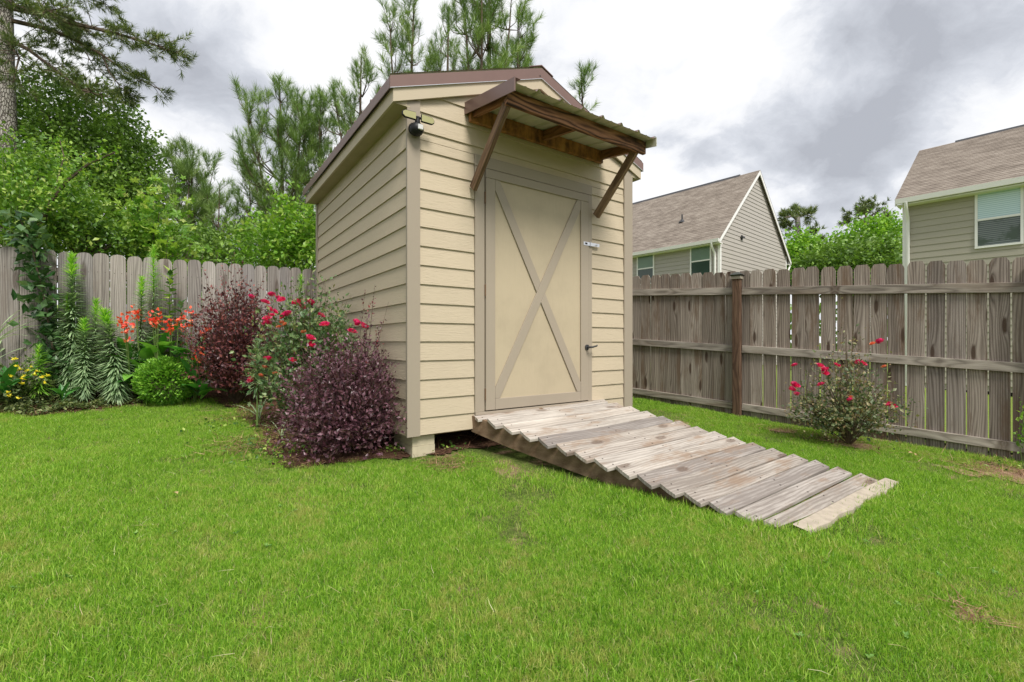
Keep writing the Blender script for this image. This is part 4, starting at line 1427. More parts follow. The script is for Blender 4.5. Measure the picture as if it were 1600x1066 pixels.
def house(label, C, y0, y1, wd, eave, ridge, siding, win, ground, vents, group=None):
    """eave wall at x=0 facing -x, gables at y0 and y1"""
    h = empty('neighbour_house', (C.x, C.y, CH), HRZ, label, 'house')
    ov, pitch = .32, (ridge - eave) / (wd / 2)
    gz_ = ground
    MB().prism([(.02, gz_), (wd - .02, gz_), (wd - .02, eave), (wd / 2, ridge - .12), (.02, eave)], y0 + .02, y1 - .02).build('wall', M[siding], h)
    # lap siding: eave wall and both gables, real laps joined in one part
    mb = MB()
    e = .178
    z = gz_ + .15
    while z < eave:
        zt = min(z + e, eave)
        for xw, sg in ((0.0, -1), (wd, 1)):
            mb.hexa([(xw, y0, z), (xw, y1, z), (xw + sg * .022, y1, z), (xw + sg * .022, y0, z)], [(xw, y0, zt), (xw, y1, zt), (xw + sg * .004, y1, zt), (xw + sg * .004, y0, zt)])
        z += e
    z = gz_ + .15
    while z < ridge - .25:
        zt = z + e
        inset = lambda q: max(0.0, (q - eave) / pitch)
        a0, a1 = inset(z), inset(zt)
        if wd - 2 * a1 < .15:
            break
        for yw, sg in ((y0, -1), (y1, 1)):
            mb.hexa([(a0, yw, z), (wd - a0, yw, z), (wd - a0, yw + sg * .022, z), (a0, yw + sg * .022, z)],
                    [(a1, yw, zt), (wd - a1, yw, zt), (wd - a1, yw + sg * .004, zt), (a1, yw + sg * .004, zt)])
        z += e
    sd_ = mb.build('siding', M[siding], h)
    sd_['kind'] = 'stuff'
    # roof slopes made of overlapping courses
    mb = MB()
    Lx = wd / 2 + ov
    nrow = int(sqrt(Lx ** 2 + (Lx * pitch) ** 2) / .145)
    for sg in (0, 1):
        for k in range(nrow):
            a, b = k / nrow, (k + 1) / nrow
            xa, xb = -ov + Lx * a, -ov + Lx * b
            za, zb = eave + .02 + (xa) * pitch, eave + .02 + (xb) * pitch
            if sg:
                xa, xb = wd - xa, wd - xb
            mb.add([(xa, y0 - .16, za + .014), (xa, y1 + .16, za + .014), (xb, y1 + .16, zb + .002), (xb, y0 - .16, zb + .002), (xa, y0 - .16, za - .004), (xa, y1 + .16, za - .004)],
                   [[0, 1, 2, 3], [4, 5, 1, 0]])
    rf_ = mb.build('roof', M['shingle'], h)
    zr = eave + .02 + (wd / 2) * pitch
    MB().prism([(wd / 2 - .12, zr - .11), (wd / 2, zr + .02), (wd / 2 + .12, zr - .11), (wd / 2, zr + .05)], y0 - .15 + .9, y1 - .75).build('ridge_vent', M['dark_metal'], rf_)
    for yw, s_ in ((y0, -1), (y1, 1)):
        for sg in (0, 1):
            X = (lambda x: x) if sg == 0 else (lambda x: wd - x)
            pl = [(X(-ov), eave - ov * pitch - .17), (X(wd / 2), zr - .20), (X(wd / 2), zr - .012), (X(-ov), eave - ov * pitch - .0)]
            MB().prism(pl, yw + s_ * .13, yw + s_ * .155).build('rake_board', M['white_vinyl'], rf_)
    ez = eave - ov * pitch
    for sg in (0, 1):
        X = (lambda x: x) if sg == 0 else (lambda x: wd - x)
        xa, xb = sorted((X(-ov - .11), X(-ov - .005)))
        g_ = MB().hexa([(xa + .02, y0 - .13, ez - .12), (xb - .02 if sg else xb, y0 - .13, ez - .12), (xb, y1 + .13, ez - .12), (xa + .02, y1 + .13, ez - .12)],
                       [(xa, y0 - .13, ez + .015), (xb, y0 - .13, ez + .015), (xb, y1 + .13, ez + .015), (xa, y1 + .13, ez + .015)]).build('gutter', M['white_vinyl'], h)
        xa, xb = sorted((X(-ov), X(-.0)))
        MB().box(xa, xb, y0 - .12, y1 + .12, ez - .16, ez - .13).build('soffit', M['white_vinyl'], h)
    for (dx, dy, sg) in win['spouts']:
        x_ = 0 if sg < 0 else wd
        mb = MB()
        mb.tube([(x_ + sg * .38, dy, ez - .10), (x_ + sg * .36, dy, ez - .26), (x_ + sg * .10, dy, ez - .50), (x_ + sg * .07, dy, ez - .65), (x_ + sg * .07, dy, gz_ + .2)], .045, 8)
        mb.build('downspout', M['white_vinyl'], h, smooth=True)
    for yc, xc in ((y0, 0), (y1, 0), (y0, wd), (y1, wd)):
        MB().box(xc - (.028 if xc == 0 else .08), xc + (.08 if xc == 0 else .028), yc - (.028 if yc == y0 else .08), yc + (.08 if yc == y0 else .028), gz_, eave - .02).build('corner_trim', M['white_vinyl'], h)
    for (ya, yb, za, zb, up_m, lo_m) in win['wins']:
        fr_ = MB()
        fr_.box(-.06, -.005, ya, ya + .055, za, zb).box(-.06, -.005, yb - .055, yb, za, zb).box(-.06, -.005, ya + .056, yb - .056, za, za + .055).box(-.06, -.005, ya + .056, yb - .056, zb - .055, zb)
        w_ = fr_.build('window', M['white_vinyl'], h)
        zm = (za + zb) / 2 + .005
        MB().box(-.05, -.01, ya + .056, yb - .056, zm - .028, zm + .028).build('meeting_rail', M['white_vinyl'], w_)
        MB().box(-.038, -.026, ya + .056, yb - .056, zm + .0285, zb - .056).build('pane', M[up_m], w_)
        MB().box(-.032, -.026, ya + .056, yb - .056, za + .056, zm - .0285).build('pane', M[lo_m], w_)
    for (vx, vy, hh) in vents:
        mb = MB()
        zv = eave + .02 + vx * pitch
        mb.tube([(vx, vy, zv - .05), (vx, vy, zv + hh)], .035 if hh < .5 else .11, 8)
        mb.tube([(vx, vy, zv - .05), (vx, vy, zv + .10)], [.16, .05], 8)
        mb.build('vent_pipe', M['dark_metal'], rf_)
    return h


h1 = house('gray lap-sided house with a steep brown shingle roof, beyond the fence beside the shed', Vector((8.62, 19, 0)), 0.0, 12.0, 7.6, 4.52, 8.02, 'house_siding_gray',
           {'spouts': ((0, .18, -1), (0, -.06, 1)), 'wins': ((.345, 1.278, 2.72, 4.24, 'shade_green', 'glass_dark'), (3.034, 3.958, 2.72, 4.24, 'shade_green', 'glass_dark'))}, -1.35,
           ((1.25, 2.35, .33), (1.0, 5.3, .33)))
mb = MB().box(2.02, 2.10, -.06, -.005, 4.55, 4.75)
mb.box(1.95, 2.2, -.12, -.03, 4.62, 4.69)
mb.build('gable_lamp', M['dark_metal'], h1)
h2 = house('tan lap-sided house with a white-framed window with blinds, beyond the fence at the right edge', Vector((11.46, 13.4, 0)), -11.0, 0.0, 7.9, 4.30, 6.72, 'house_siding_tan',
           {'spouts': ((0, -.10, -1),), 'wins': ((-2.338, -1.463, 2.50, 4.0, 'blind_light', 'blind_dark'),)}, -1.30, ((3.3, -3.55, .75),))

# ------------------------------------------------------------------ plants: generators
def shoots_plant(mb, base, n, spread, height, tmpl, leaf, per, rng, start=.35, stem_mat=1, stem_r=.004, droop=.0, jitter=.25, up=.4, lift=1.0, low=0.0,
                 lo_len=.55, wisps=0, tilt=(0, 0), rnd_top=False, zigzag=0.0, squash=1.0, leafup=.5):
    """a shrub of many shoots that leave the base and end on a dome; leaves sit along them"""
    base = np.array(base, float)
    P_, D_, S_, Q_ = [], [], [], []
    for i in range(n + wisps):
        a = rng.random() * 2 * pi
        wsp = i >= n
        el = math.asin(min(1, max(-1, low + (1 - low) * rng.random() ** .85))) if not wsp else radians(60 + 28 * rng.random())
        r = (lo_len + (1 - lo_len) * rng.random() ** .5) * (1.0 if not wsp else 1.12 + .22 * rng.random())
        end = base + np.array([cos(a) * cos(el) * spread * r + tilt[0], sin(a) * cos(el) * spread * squash * r + tilt[1], sin(el) * height * r * lift + (.05 if low >= 0 else height * .35)])
        m1 = base + (end - base) * .4 + np.array([0, 0, height * .14]) + rng.normal(size=3) * spread * .06
        k = per
        u = start + (1 - start) * (np.arange(k) + .5) / k
        pts = ((1 - u) ** 2)[:, None] * base + (2 * u * (1 - u))[:, None] * m1 + (u ** 2)[:, None] * end
        pts[:, 2] -= droop * u ** 3
        tan = (2 * (1 - u))[:, None] * (m1 - base) + (2 * u)[:, None] * (end - m1)
        tan /= np.linalg.norm(tan, axis=1)[:, None] + 1e-9
        sidev = rng.normal(size=(k, 3))
        dirs = tan * .55 + sidev * .55 + np.array([0, 0, leafup * .3])
        P_.append(pts + rng.normal(size=(k, 3)) * spread * jitter * .12)
        D_.append(dirs)
        S_.append(leaf * (.45 + .95 * rng.random(k)) * (1 - .35 * u ** 6))
        Q_.append(np.clip(rng.random(k) * .85 + (.3 * (u > .85) if rnd_top else 0), 0, 1))
        if stem_mat is not None and (i % 2 == 0 or wsp):
            ups = np.linspace(0, 1, 5)
            sp = ((1 - ups) ** 2)[:, None] * base + (2 * ups * (1 - ups))[:, None] * m1 + (ups ** 2)[:, None] * end
            sp[:, 2] -= droop * ups ** 3
            mb.tube([Vector(q) for q in sp], [stem_r, stem_r * .85, stem_r * .7, stem_r * .5, stem_r * .3], 3, stem_mat, False)
    P_, D_ = np.concatenate(P_), np.concatenate(D_)
    S_, Q_ = np.concatenate(S_), np.concatenate(Q_)
    ok = (P_[:, 2] > gz(P_[:, 0], P_[:, 1]) + .01) & outside_shed(P_, .035)
    P_, D_, S_, Q_ = P_[ok], D_[ok], S_[ok], Q_[ok]
    scatter(mb, tmpl, P_, frames(D_, rng, up, .8), S_, Q_)
    return P_


def outside_shed(P_, m=.02):
    tt, p = tp(P_[:, 0], P_[:, 1])
    return ~((tt > -m) & (p < .45))


def plant(name, label, cat, base, group=None):
    return empty(name, base, 0, label, cat, group)


def split_build(mb, name_leaf, mat_leaf, name_stem, mat_stem, root):
    """one collected bush -> foliage part and stem part, in the root's own coordinates"""
    loc = np.array(root.location)
    for mi, nm, mt in ((0, name_leaf, mat_leaf), (1, name_stem, mat_stem)):
        q = MB()
        off = 0
        for v, f, fm, rd in zip(*regroup(mb)):
            sel = fm == mi
            if not sel.any():
                continue
            q.add(v - loc, f[sel], 0, rd[sel])
        if q.v:
            q.build(nm, mt, root)


def regroup(mb):
    """local faces per chunk again"""
    vs, fs, ms, rs = [], [], [], []
    start = 0
    cum = np.cumsum([0] + [len(v) for v in mb.v])
    ci = 0
    for f, m_, r in zip(mb.f, mb.fm, mb.rnd):
        lo = f.min()
        ci = int(np.searchsorted(cum, lo, side='right') - 1)
        vs.append(mb.v[ci])
        fs.append(f - cum[ci])
        ms.append(m_)
        rs.append(r)
    return vs, fs, ms, rs


def rose_mesh(name, mat, rng, r=.032):
    mb = MB()
    n = 22
    i = np.arange(n)
    a = i * 2.4
    el = np.linspace(.15, 1.35, n)
    d = np.stack([np.cos(a) * np.cos(el), np.sin(a) * np.cos(el), np.sin(el)], 1)
    tm = ([(0, 0, 0), (-.45, .45, .12), (0, .5, -.04), (.45, .45, .12), (-.3, .95, .22), (.3, .95, .22)], [(0, 2, 1), (0, 3, 2), (1, 2, 4), (2, 3, 5), (2, 5, 4)])
    scatter(mb, tm, d * .004, frames(d, rng, 1.0, .35), r * (1.1 - .45 * (el / 1.35)), rng.random(n))
    return mb.mesh(name, mat)


rgf = np.random.default_rng(31)
ROSE = [rose_mesh('flower', M['rose_petal'], rgf) for _ in range(3)]
FADED = [rose_mesh('flower', M['faded_petal'], rgf, .022)]


def add_flowers(root, spots, meshes, size=1.0, name='flower', rs=None):
    rs = rs or random.Random(3)
    for p in spots:
        inst(name, meshes[rs.randrange(len(meshes))], root, Vector(p) - root.location, (rs.uniform(-.9, .3), rs.uniform(-.6, .6), rs.uniform(0, 6.28)), (size * rs.uniform(.8, 1.15),) * 3)


# ------------------------------------------------------------------ purple shrubs
rng = np.random.default_rng(21)
b = Vector((-1.33, 3.72, float(gz(-1.33, 3.72))))
s = plant('purple_shrub', 'rounded dark purple shrub at the front left corner of the shed', 'shrub', b)
mb = MB()
shoots_plant(mb, b, 520, .60, .74, T_OVATE, .039, 27, rng, .30, 1, .0035, wisps=0, low=-.30, lo_len=.62, jitter=.4, tilt=(-.02, 0))
shoots_plant(mb, b + Vector((.05, .10, .05)), 20, .40, .98, T_OVATE, .032, 26, rng, .45, 1, .003, wisps=8, low=.55, lo_len=.8, jitter=.12, rnd_top=True, tilt=(.12, .08))
split_build(mb, 'foliage', M['purple_leaf'], 'stem', M['twig_bark'], s)
b = Vector((-3.17, 5.28, float(gz(-3.17, 5.28))))
s = plant('purple_shrub', 'taller reddish purple shrub in front of the left fence beside the orange flowers', 'shrub', b)
mb = MB()
shoots_plant(mb, b, 480, .60, 1.12, T_OVATE, .044, 26, rng, .30, 1, .004, low=-.05, lo_len=.6, jitter=.4)
shoots_plant(mb, b, 34, .55, 1.36, T_OVATE, .036, 24, rng, .5, 1, .004, wisps=14, low=.6, lo_len=.85, jitter=.12, rnd_top=True)
split_build(mb, 'foliage', M['red_purple_leaf'], 'stem', M['twig_bark'], s)

# ------------------------------------------------------------------ rose bushes
b = Vector((-2.02, 4.55, float(gz(-2.02, 4.55))))
s = plant('rose_bush', 'large rose bush with crimson blooms between two purple shrubs at the shed side', 'rose bush', b)
mb = MB()
shoots_plant(mb, b, 300, .60, 1.10, T_OVATE, .054, 30, rng, .22, 1, .005, low=-.05, lo_len=.5, jitter=.8, wisps=8, tilt=(.02, -.06))
shoots_plant(mb, b + Vector((.25, -.12, 0)), 60, .26, 1.12, T_OVATE, .042, 26, rng, .5, 1, .004, low=.5, lo_len=.7, jitter=.6, wisps=3, tilt=(.12, -.12))
split_build(mb, 'foliage', M['rose_leaf'], 'cane', M['rose_cane'], s)
sp = [at(x, y, Y) for x, y, Y in ((424, 462, 4.35), (432, 466, 4.3), (441, 470, 4.3), (414, 474, 4.3), (420, 484, 4.25), (428, 488, 4.2), (418, 500, 4.2), (424, 494, 4.25),
                                  (445, 495, 4.2), (450, 492, 4.2), (418, 508, 4.25), (460, 475, 4.4), (470, 480, 4.4), (468, 474, 4.45), (484, 474, 4.5), (392, 465, 4.5), (500, 494, 4.3), (508, 509, 4.15),
                                  (560, 507, 3.95), (566, 509, 3.92), (556, 505, 3.97), (570, 513, 3.92), (549, 520, 3.95), (484, 530, 4.1), (420, 561, 4.15), (416, 563, 4.15), (394, 594, 4.25), (457, 565, 4.1), (486, 540, 4.1))]
add_flowers(s, sp, ROSE, 1.25)
add_flowers(s, [at(x, y, 4.2) for x, y in ((440, 505), (446, 508), (436, 512), (413, 575), (407, 588), (430, 585), (475, 520))], FADED, 1.2)
b = Vector((3.36, 4.56, float(gz(3.36, 4.56))))
s = plant('rose_bush', 'sparse rose bush with a few red blooms in front of the right fence', 'rose bush', b)
mb = MB()
shoots_plant(mb, b, 70, .56, .97, T_OVATE, .040, 28, rng, .48, 1, .006, low=.28, lo_len=.6, jitter=1.2, wisps=3)
shoots_plant(mb, b, 50, .40, .74, T_OVATE, .040, 26, rng, .45, 1, .005, low=.3, lo_len=.45, jitter=1.0, tilt=(.05, 0))
shoots_plant(mb, b, 40, .28, .52, T_OVATE, .038, 26, rng, .45, 1, .005, low=.45, lo_len=.7, jitter=.9, tilt=(-.42, .06))
split_build(mb, 'foliage', M['dull_rose_leaf'], 'cane', M['rose_cane'], s)
sp = [at(x, y, Y) for x, y, Y in ((1242, 572, 4.6), (1240, 601, 4.5), (1244, 604, 4.5), (1238, 611, 4.5), (1245, 617, 4.45), (1236, 608, 4.5), (1289, 585, 4.5), (1287, 578, 4.5), (1291, 580, 4.5), (1284, 602, 4.5),
                                  (1281, 573, 4.6), (1307, 572, 4.6), (1342, 568, 4.5), (1347, 569, 4.5), (1375, 535, 4.6), (1328, 626, 4.3), (1391, 633, 4.4), (1394, 636, 4.4), (1388, 634, 4.4))]
add_flowers(s, sp, ROSE, 1.1)
add_flowers(s, [at(x, y, 4.45) for x, y in ((1382, 574), (1364, 538), (1330, 622))], FADED, 1.2)

# ------------------------------------------------------------------ clipped ball shrub
b = Vector((-3.86, 5.12, float(gz(-3.86, 5.12))))
s = plant('clipped_shrub', 'small bright green ball-shaped shrub in front of the orange flowers', 'shrub', b)
n = 5200
d_ = rng.normal(size=(n, 3))
d_ /= np.linalg.norm(d_, axis=1)[:, None]
rr_ = .275 * (.80 + .22 * rng.random(n)) * (1 + .05 * np.sin(d_[:, 0] * 9) * np.cos(d_[:, 2] * 8))
pos = d_ * rr_[:, None] * np.array([1, 1, .92]) + np.array([0, 0, .26])
mb = MB()
ld = d_ + np.array([0, 0, .35]) + rng.normal(size=(n, 3)) * .35
scatter(mb, T_OVATE, pos, frames(ld, rng, .4, .9), .036 * (.7 + .6 * rng.random(n)))
mb.build('foliage', M['box_leaf'], s)
mb = MB()
for i in range(14):
    e = rng.normal(size=3)
    e /= np.linalg.norm(e)
    mb.tube([(0, 0, 0), (e[0] * .1, e[1] * .1, .2), tuple(e * .22 + np.array([0, 0, .26]))], [.008, .005, .003], 4)
mb.build('stem', M['twig_bark'], s)


# ------------------------------------------------------------------ feathery stalks
def stalk(label, px, Y, top, h_off=0.0, lean=(0, 0), lw=.17, n=520, bare=.1, group=None, base=None, tpx=None, name='feathery_plant', top_frac=.85, mats=('stalk_leaf', 'stalk_top')):
    x = (px - 800) / F * Y
    b = Vector((x, Y, float(gz(x, Y)))) if base is None else base
    zt = CH + (HZ - top) / F * Y
    L = zt - b.z
    dx = 0 if tpx is None else ((tpx - px) / F * Y)
    s = plant(name, label, 'plant', b, group)
    n = int(n * 1.7)
    i = np.arange(n)
    u = bare + (1 - bare) * (i + .5) / n
    a = i * 2.39996
    ax = np.stack([dx * u ** 1.6 + lean[0] * np.sin(u * 3), lean[1] * u, L * u], 1)
    el = np.where(u > .93, .9, np.interp(u, [bare, .5, .85, 1], [-.55, -.10, .40, 1.15]))
    el = el + rng.normal(size=n) * .18
    d_ = np.stack([np.cos(a) * np.cos(el), np.sin(a) * np.cos(el), np.sin(el)], 1)
    ln = lw * np.interp(u, [0, .25, .7, .95, 1], [.8, 1.0, .85, .55, .42]) * (.8 + .35 * rng.random(n))
    rot = frames(d_, rng, 1.0, .35)
    tp_ = u > top_frac
    if (~tp_).any():
        mb = MB()
        scatter(mb, T_LANCE, ax[~tp_], rot[~tp_], ln[~tp_])
        mb.build('foliage', M[mats[0]], s)
    mb = MB()
    scatter(mb, T_LANCE, ax[tp_], rot[tp_], ln[tp_])
    mb.build('growing_tip', M[mats[1]], s)
    us = np.linspace(0, .97, 8)
    mb = MB().tube([(dx * q ** 1.6 + lean[0] * sin(q * 3), lean[1] * q, L * q) for q in us], [.010 - .006 * q for q in us], 6)
    mb.build('stem', M['green_stem'], s, smooth=True)
    return s


G = 'tall feathery stalks against the left fence'
stalk('tallest feathery green stalk in front of the left fence', 114, 4.98, 400, tpx=110 + 2, lw=.17, n=760, group=G)
stalk('slim feathery stalk left of the tallest one, reaching half its height', 104, 4.94, 462, tpx=105, lw=.12, n=360, group=G)
stalk('short feathery stalk in front of the tallest one', 132, 4.90, 500, tpx=132, lw=.14, n=420, group=G)
stalk('feathery stalk with a bright tip just right of the tallest one', 148, 5.08, 470, tpx=150, lw=.15, n=420, group=G)
stalk('drooping feathery stalk leaning left of the orange flowers', 182, 4.98, 488, tpx=162, lw=.19, n=620, group=G, lean=(.02, 0))
stalk('feathery stalk rising behind the leftmost orange flower', 218, 5.22, 435, tpx=222, lw=.15, n=520, group=G)
stalk('feathery stalk whose tip reaches above the left fence', 240, 5.36, 385, tpx=240, lw=.14, n=420, group=G, top_frac=.7)
stalk('small yellow-green whorled plant beside the yellow flowers', 60, 4.70, 543, lw=.14, n=150, name='whorled_plant', top_frac=.45, mats=('stalk_top', 'stalk_top'), bare=.25)
stalk('tiny whorled green sprig between the fence and the shed', 470, 5.9, 432, lw=.16, n=40, name='whorled_plant', top_frac=.0, mats=('stalk_top', 'stalk_top'), bare=.86)


def leafy_upright(label, px, Y, top, n, size, mat, w=.1, name='leafy_plant', bare=.2):
    x = (px - 800) / F * Y
    b = Vector((x, Y, float(gz(x, Y))))
    L = CH + (HZ - top) / F * Y - b.z
    s = plant(name, label, 'plant', b)
    i = np.arange(n)
    u = bare + (1 - bare) * (i + .5) / n
    a = i * 2.39996 + rng.normal(size=n) * .3
    el = np.interp(u, [0, .8, 1], [.1, .25, 1.0])
    d_ = np.stack([np.cos(a) * np.cos(el), np.sin(a) * np.cos(el), np.sin(el)], 1)
    mb = MB()
    scatter(mb, T_OVATE, np.stack([.01 * np.sin(u * 9), .01 * np.cos(u * 7), L * u], 1), frames(d_, rng, 1.0, .3), size * (.75 + .4 * rng.random(n)) * np.interp(u, [0, .7, 1], [1, .9, .6]))
    mb.build('foliage', M[mat], s)
    MB().tube([(0, 0, 0), (.01, 0, L * .5), (0, .01, L * .98)], [.009, .007, .003], 6).build('stem', M['green_stem'], s)
    return s


leafy_upright('upright broad-leaved green plant behind the orange flowers', 264, 5.42, 424, 60, .17, 'mid_leaf')
leafy_upright('short broad-leaved green plant between the upright one and the purple shrub', 282, 5.40, 470, 34, .16, 'dark_leaf')


# ------------------------------------------------------------------ cannas
def big_leaf(L, w, droop, segs=7):
    """a broad leaf along +y that arches over"""
    v, f = [], []
    for i in range(segs + 1):
        u = i / segs
        hw = w / 2 * (sin(pi * min(1, u * .97 + .03)) ** .7) * (1 - .25 * u)
        y, z = L * u * (1 - .12 * droop * u), -droop * L * .45 * u ** 2.2
        wv = .006 * sin(i * 2.1)
        v += [(-hw, y, z + hw * .35 + wv), (0, y, z), (hw, y, z + hw * .35 - wv)]
    for i in range(segs):
        a = 3 * i
        f += [[a, a + 1, a + 4, a + 3], [a + 1, a + 2, a + 5, a + 4]]
    return v, f


leaf_meshes = []
for q in range(4):
    v, f = big_leaf(1.0, .30 + .03 * q, .25 + .22 * q)
    leaf_meshes.append(MB().add(v, f, 0, np.full(len(f), .2 + .25 * q)).mesh('leaf', M['canna_leaf']))


def petal_cluster(name, rng, n=16):
    mb = MB()
    d_ = rng.normal(size=(n, 3))
    d_[:, 2] = np.abs(d_[:, 2]) * .7 + .1
    tm = ([(0, 0, 0), (-.28, .4, .05), (0, .45, 0), (.28, .4, .05), (-.2, .85, -.02), (.22, .8, .04), (0, 1.0, -.1)], [(0, 2, 1), (0, 3, 2), (1, 2, 4), (2, 3, 5), (2, 6, 4), (2, 5, 6)])
    pos = rng.normal(size=(n, 3)) * np.array([.022, .022, .032])
    scatter(mb, tm, pos, frames(d_, rng, .3, 1.0), .042 * (.7 + .6 * rng.random(n)), rng.random(n))
    return mb.mesh(name, M['canna_petal'])


CAN = [petal_cluster('flower', rgf) for _ in range(3)]


def canna(label, px, Y, flowers, nleaf, hmax, seed, fan=(0, 6.28)):
    r_ = random.Random(seed)
    x = (px - 800) / F * Y
    b = Vector((x, Y, float(gz(x, Y))))
    s = plant('canna_lily', label, 'flower', b, 'orange red canna lilies in the left bed')
    for i in range(nleaf):
        a = fan[0] + (fan[1] - fan[0]) * (i + .5) / nleaf + r_.uniform(-.3, .3)
        z = hmax * r_.uniform(.05, 1.0)
        el = r_.uniform(.35, 1.15)
        L = r_.uniform(.30, .48)
        o = inst('leaf', leaf_meshes[r_.randrange(4)], s, (r_.uniform(-.04, .04), r_.uniform(-.04, .04), z), (0, 0, 0), (L, L, L))
        o.rotation_euler = (el, 0, a)
    for (fx, fy, fY) in flowers:
        p = at(fx, fy, fY) - b
        MB().tube([(r_.uniform(-.03, .03), r_.uniform(-.03, .03), 0), (p.x * .6, p.y * .6, p.z * .6), tuple(p)], [.008, .006, .004], 5).build('stem', M['green_stem'], s)
        inst('flower', CAN[r_.randrange(3)], s, p, (r_.uniform(-.6, .6), r_.uniform(-.6, .6), r_.uniform(0, 6)), (1, 1, 1 + r_.uniform(-.1, .5)))
    return s


canna('leftmost orange canna lily, its bloom lowest and fullest', 205, 5.15, ((194, 508, 4.9), (199, 520, 4.88), (196, 500, 4.9)), 8, .55, 1)
canna('orange red canna lily with the left pair of high blooms', 222, 5.2, ((212, 486, 5.1), (214, 500, 5.1)), 9, .6, 2)
canna('canna lily with salmon blooms above the ball-shaped shrub', 246, 5.25, ((243, 492, 5.1), (239, 500, 5.1), (247, 502, 5.1)), 10, .6, 3)
canna('canna lily with small dark red blooms right of the salmon ones', 272, 5.3, ((267, 506, 5.15), (279, 500, 5.2), (264, 516, 5.15)), 10, .6, 4)
canna('rightmost orange canna lily, touching the purple shrub', 302, 5.25, ((298, 490, 5.1), (289, 511, 5.1), (320, 519, 5.0), (311, 553, 4.95)), 10, .55, 5)
canna('bright green canna without blooms right of the ball-shaped shrub', 312, 5.2, (), 12, .42, 6)
canna('dark green canna clump left of the ball-shaped shrub', 212, 5.22, (), 9, .34, 9)


def rosette(label, px, Y, n, L, seed, el=(.5, 1.1), zb=.03, name='leafy_plant', meshes=None, col=None):
    r_ = random.Random(seed)
    x = (px - 800) / F * Y
    b = Vector((x, Y, float(gz(x, Y))))
    s = plant(name, label, 'plant', b)
    for i in range(n):
        a = 6.28 * i / n + r_.uniform(-.3, .3)
        o = inst('leaf', (meshes or leaf_meshes)[r_.randrange(len(meshes or leaf_meshes))], s, (0, 0, zb + .01 * i), (0, 0, 0), (L * r_.uniform(.8, 1.1),) * 3)
        o.rotation_euler = (r_.uniform(*el), 0, a)
    return s


rosette('low rosette of broad pale green leaves at the edge of the lawn', 98, 4.68, 7, .19, 3, (.25, 1.2), .10)
rosette('large curled green leaves at the left edge of the photo', 6, 4.45, 6, .34, 4, (.5, 1.2), .18)
strap = []
for q in range(2):
    v, f = big_leaf(1.0, .045, .6 + .3 * q)
    strap.append(MB().add(v, f, 0, .9).mesh('leaf', M['stalk_leaf']))
rosette('grassy clump of arching leaves below the rose bush', 405, 4.6, 12, .30, 5, (.7, 1.3), .0, 'strap_leaf_plant', strap)
rosette('thin grassy clump beside the front purple shrub', 440, 3.95, 9, .22, 6, (.7, 1.3), .0, 'strap_leaf_plant', strap)
rosette('dark fountain of long leaves against the fence at the left edge', -12, 4.62, 22, .55, 7, (.6, 1.3), .42, 'strap_leaf_plant', strap)
stalk('light green narrow-leaved plant in front of the rose bush', 402, 4.28, 535, lw=.14, n=110, name='whorled_plant', top_frac=.3, mats=('stalk_top', 'stalk_leaf'), bare=.45)

# yellow flowers
b = Vector((-5.02, 4.62, float(gz(-5.02, 4.62))))
s = plant('yellow_flower_bush', 'low bush with small yellow flowers at the left edge of the bed', 'bush', b)
mb = MB()
shoots_plant(mb, b, 110, .36, .42, T_OVATE, .040, 16, rng, .25, 1, .003, low=-.05, lo_len=.5, jitter=.6)
split_build(mb, 'foliage', M['cover_leaf'], 'stem', M['green_stem'], s)
mb = MB()
d_ = rng.normal(size=(7, 3))
d_[:, 2] = np.abs(d_[:, 2])
scatter(mb, T_OVATE, np.zeros((7, 3)), frames(d_, rng, .5, .5), .026)
yf = mb.mesh('flower', M['yellow_petal'])
r_ = random.Random(5)
sp = [at(x + r_.uniform(-3, 3), y + r_.uniform(-3, 3), 4.45 + r_.uniform(-.1, .15)) for x, y in ((30, 576), (24, 578), (46, 580), (52, 583), (33, 601), (35, 596), (15, 615), (17, 617), (13, 616), (27, 625), (20, 560), (65, 590), (75, 585), (12, 585), (40, 590), (50, 575), (62, 580), (70, 596), (8, 600), (28, 570))]
add_flowers(s, sp, [yf], 1.2)

# ground cover along the edge of the bed
mb = MB()
n = 9000
x = -5.6 + rng.random(n) * 1.75
y = 4.3 + rng.random(n) * .9
dd_ = (.56 * (x + 5.373) - .829 * (y - 4.81))
k = in_poly(x, y, BED) & (dd_ > .25) & (rng.random(n) < np.clip(1.2 - np.abs(dd_ - .52) * 1.7, 0, 1))
x, y = x[k], y[k]
n = len(x)
hh = value_noise(x + 10, y + 10, 6, 3) * .13
pos = np.stack([x, y, gz(x, y) + hh * rng.random(n) ** .6], 1)
scatter(mb, T_OVATE, pos, rot_mats(n, rng, 1.0), .034 * (.6 + .8 * rng.random(n)))
tag(mb.build('ground_cover', M['cover_leaf']), 'low mottled green ground cover along the edge of the left bed', 'ground cover', kind='stuff')

# small weeds in the bed and by the shed
mb = MB()
pts = []
for (cx, cy, q, r0) in ((-.95, 3.78, 60, .06), (-.55, 3.9, 40, .10), (.2, 4.15, 60, .2), (-2.0, 3.75, 160, .22), (-2.6, 4.3, 160, .25), (4.3, 4.05, 60, .15), (-1.8, 3.45, 60, .15)):
    a = rng.normal(size=(q, 2)) * r0
    pts.append(np.stack([cx + a[:, 0], cy + a[:, 1]], 1))
pts = np.concatenate(pts)
n = len(pts)
pos = np.stack([pts[:, 0], pts[:, 1], gz(pts[:, 0], pts[:, 1]) + .02 + .03 * rng.random(n)], 1)
scatter(mb, T_OVATE, pos, rot_mats(n, rng, .8), .03 * (.6 + .8 * rng.random(n)))
tag(mb.build('weeds', M['mid_leaf']), 'small green weeds sprouting from the bare soil round the shed', 'weeds', kind='stuff')

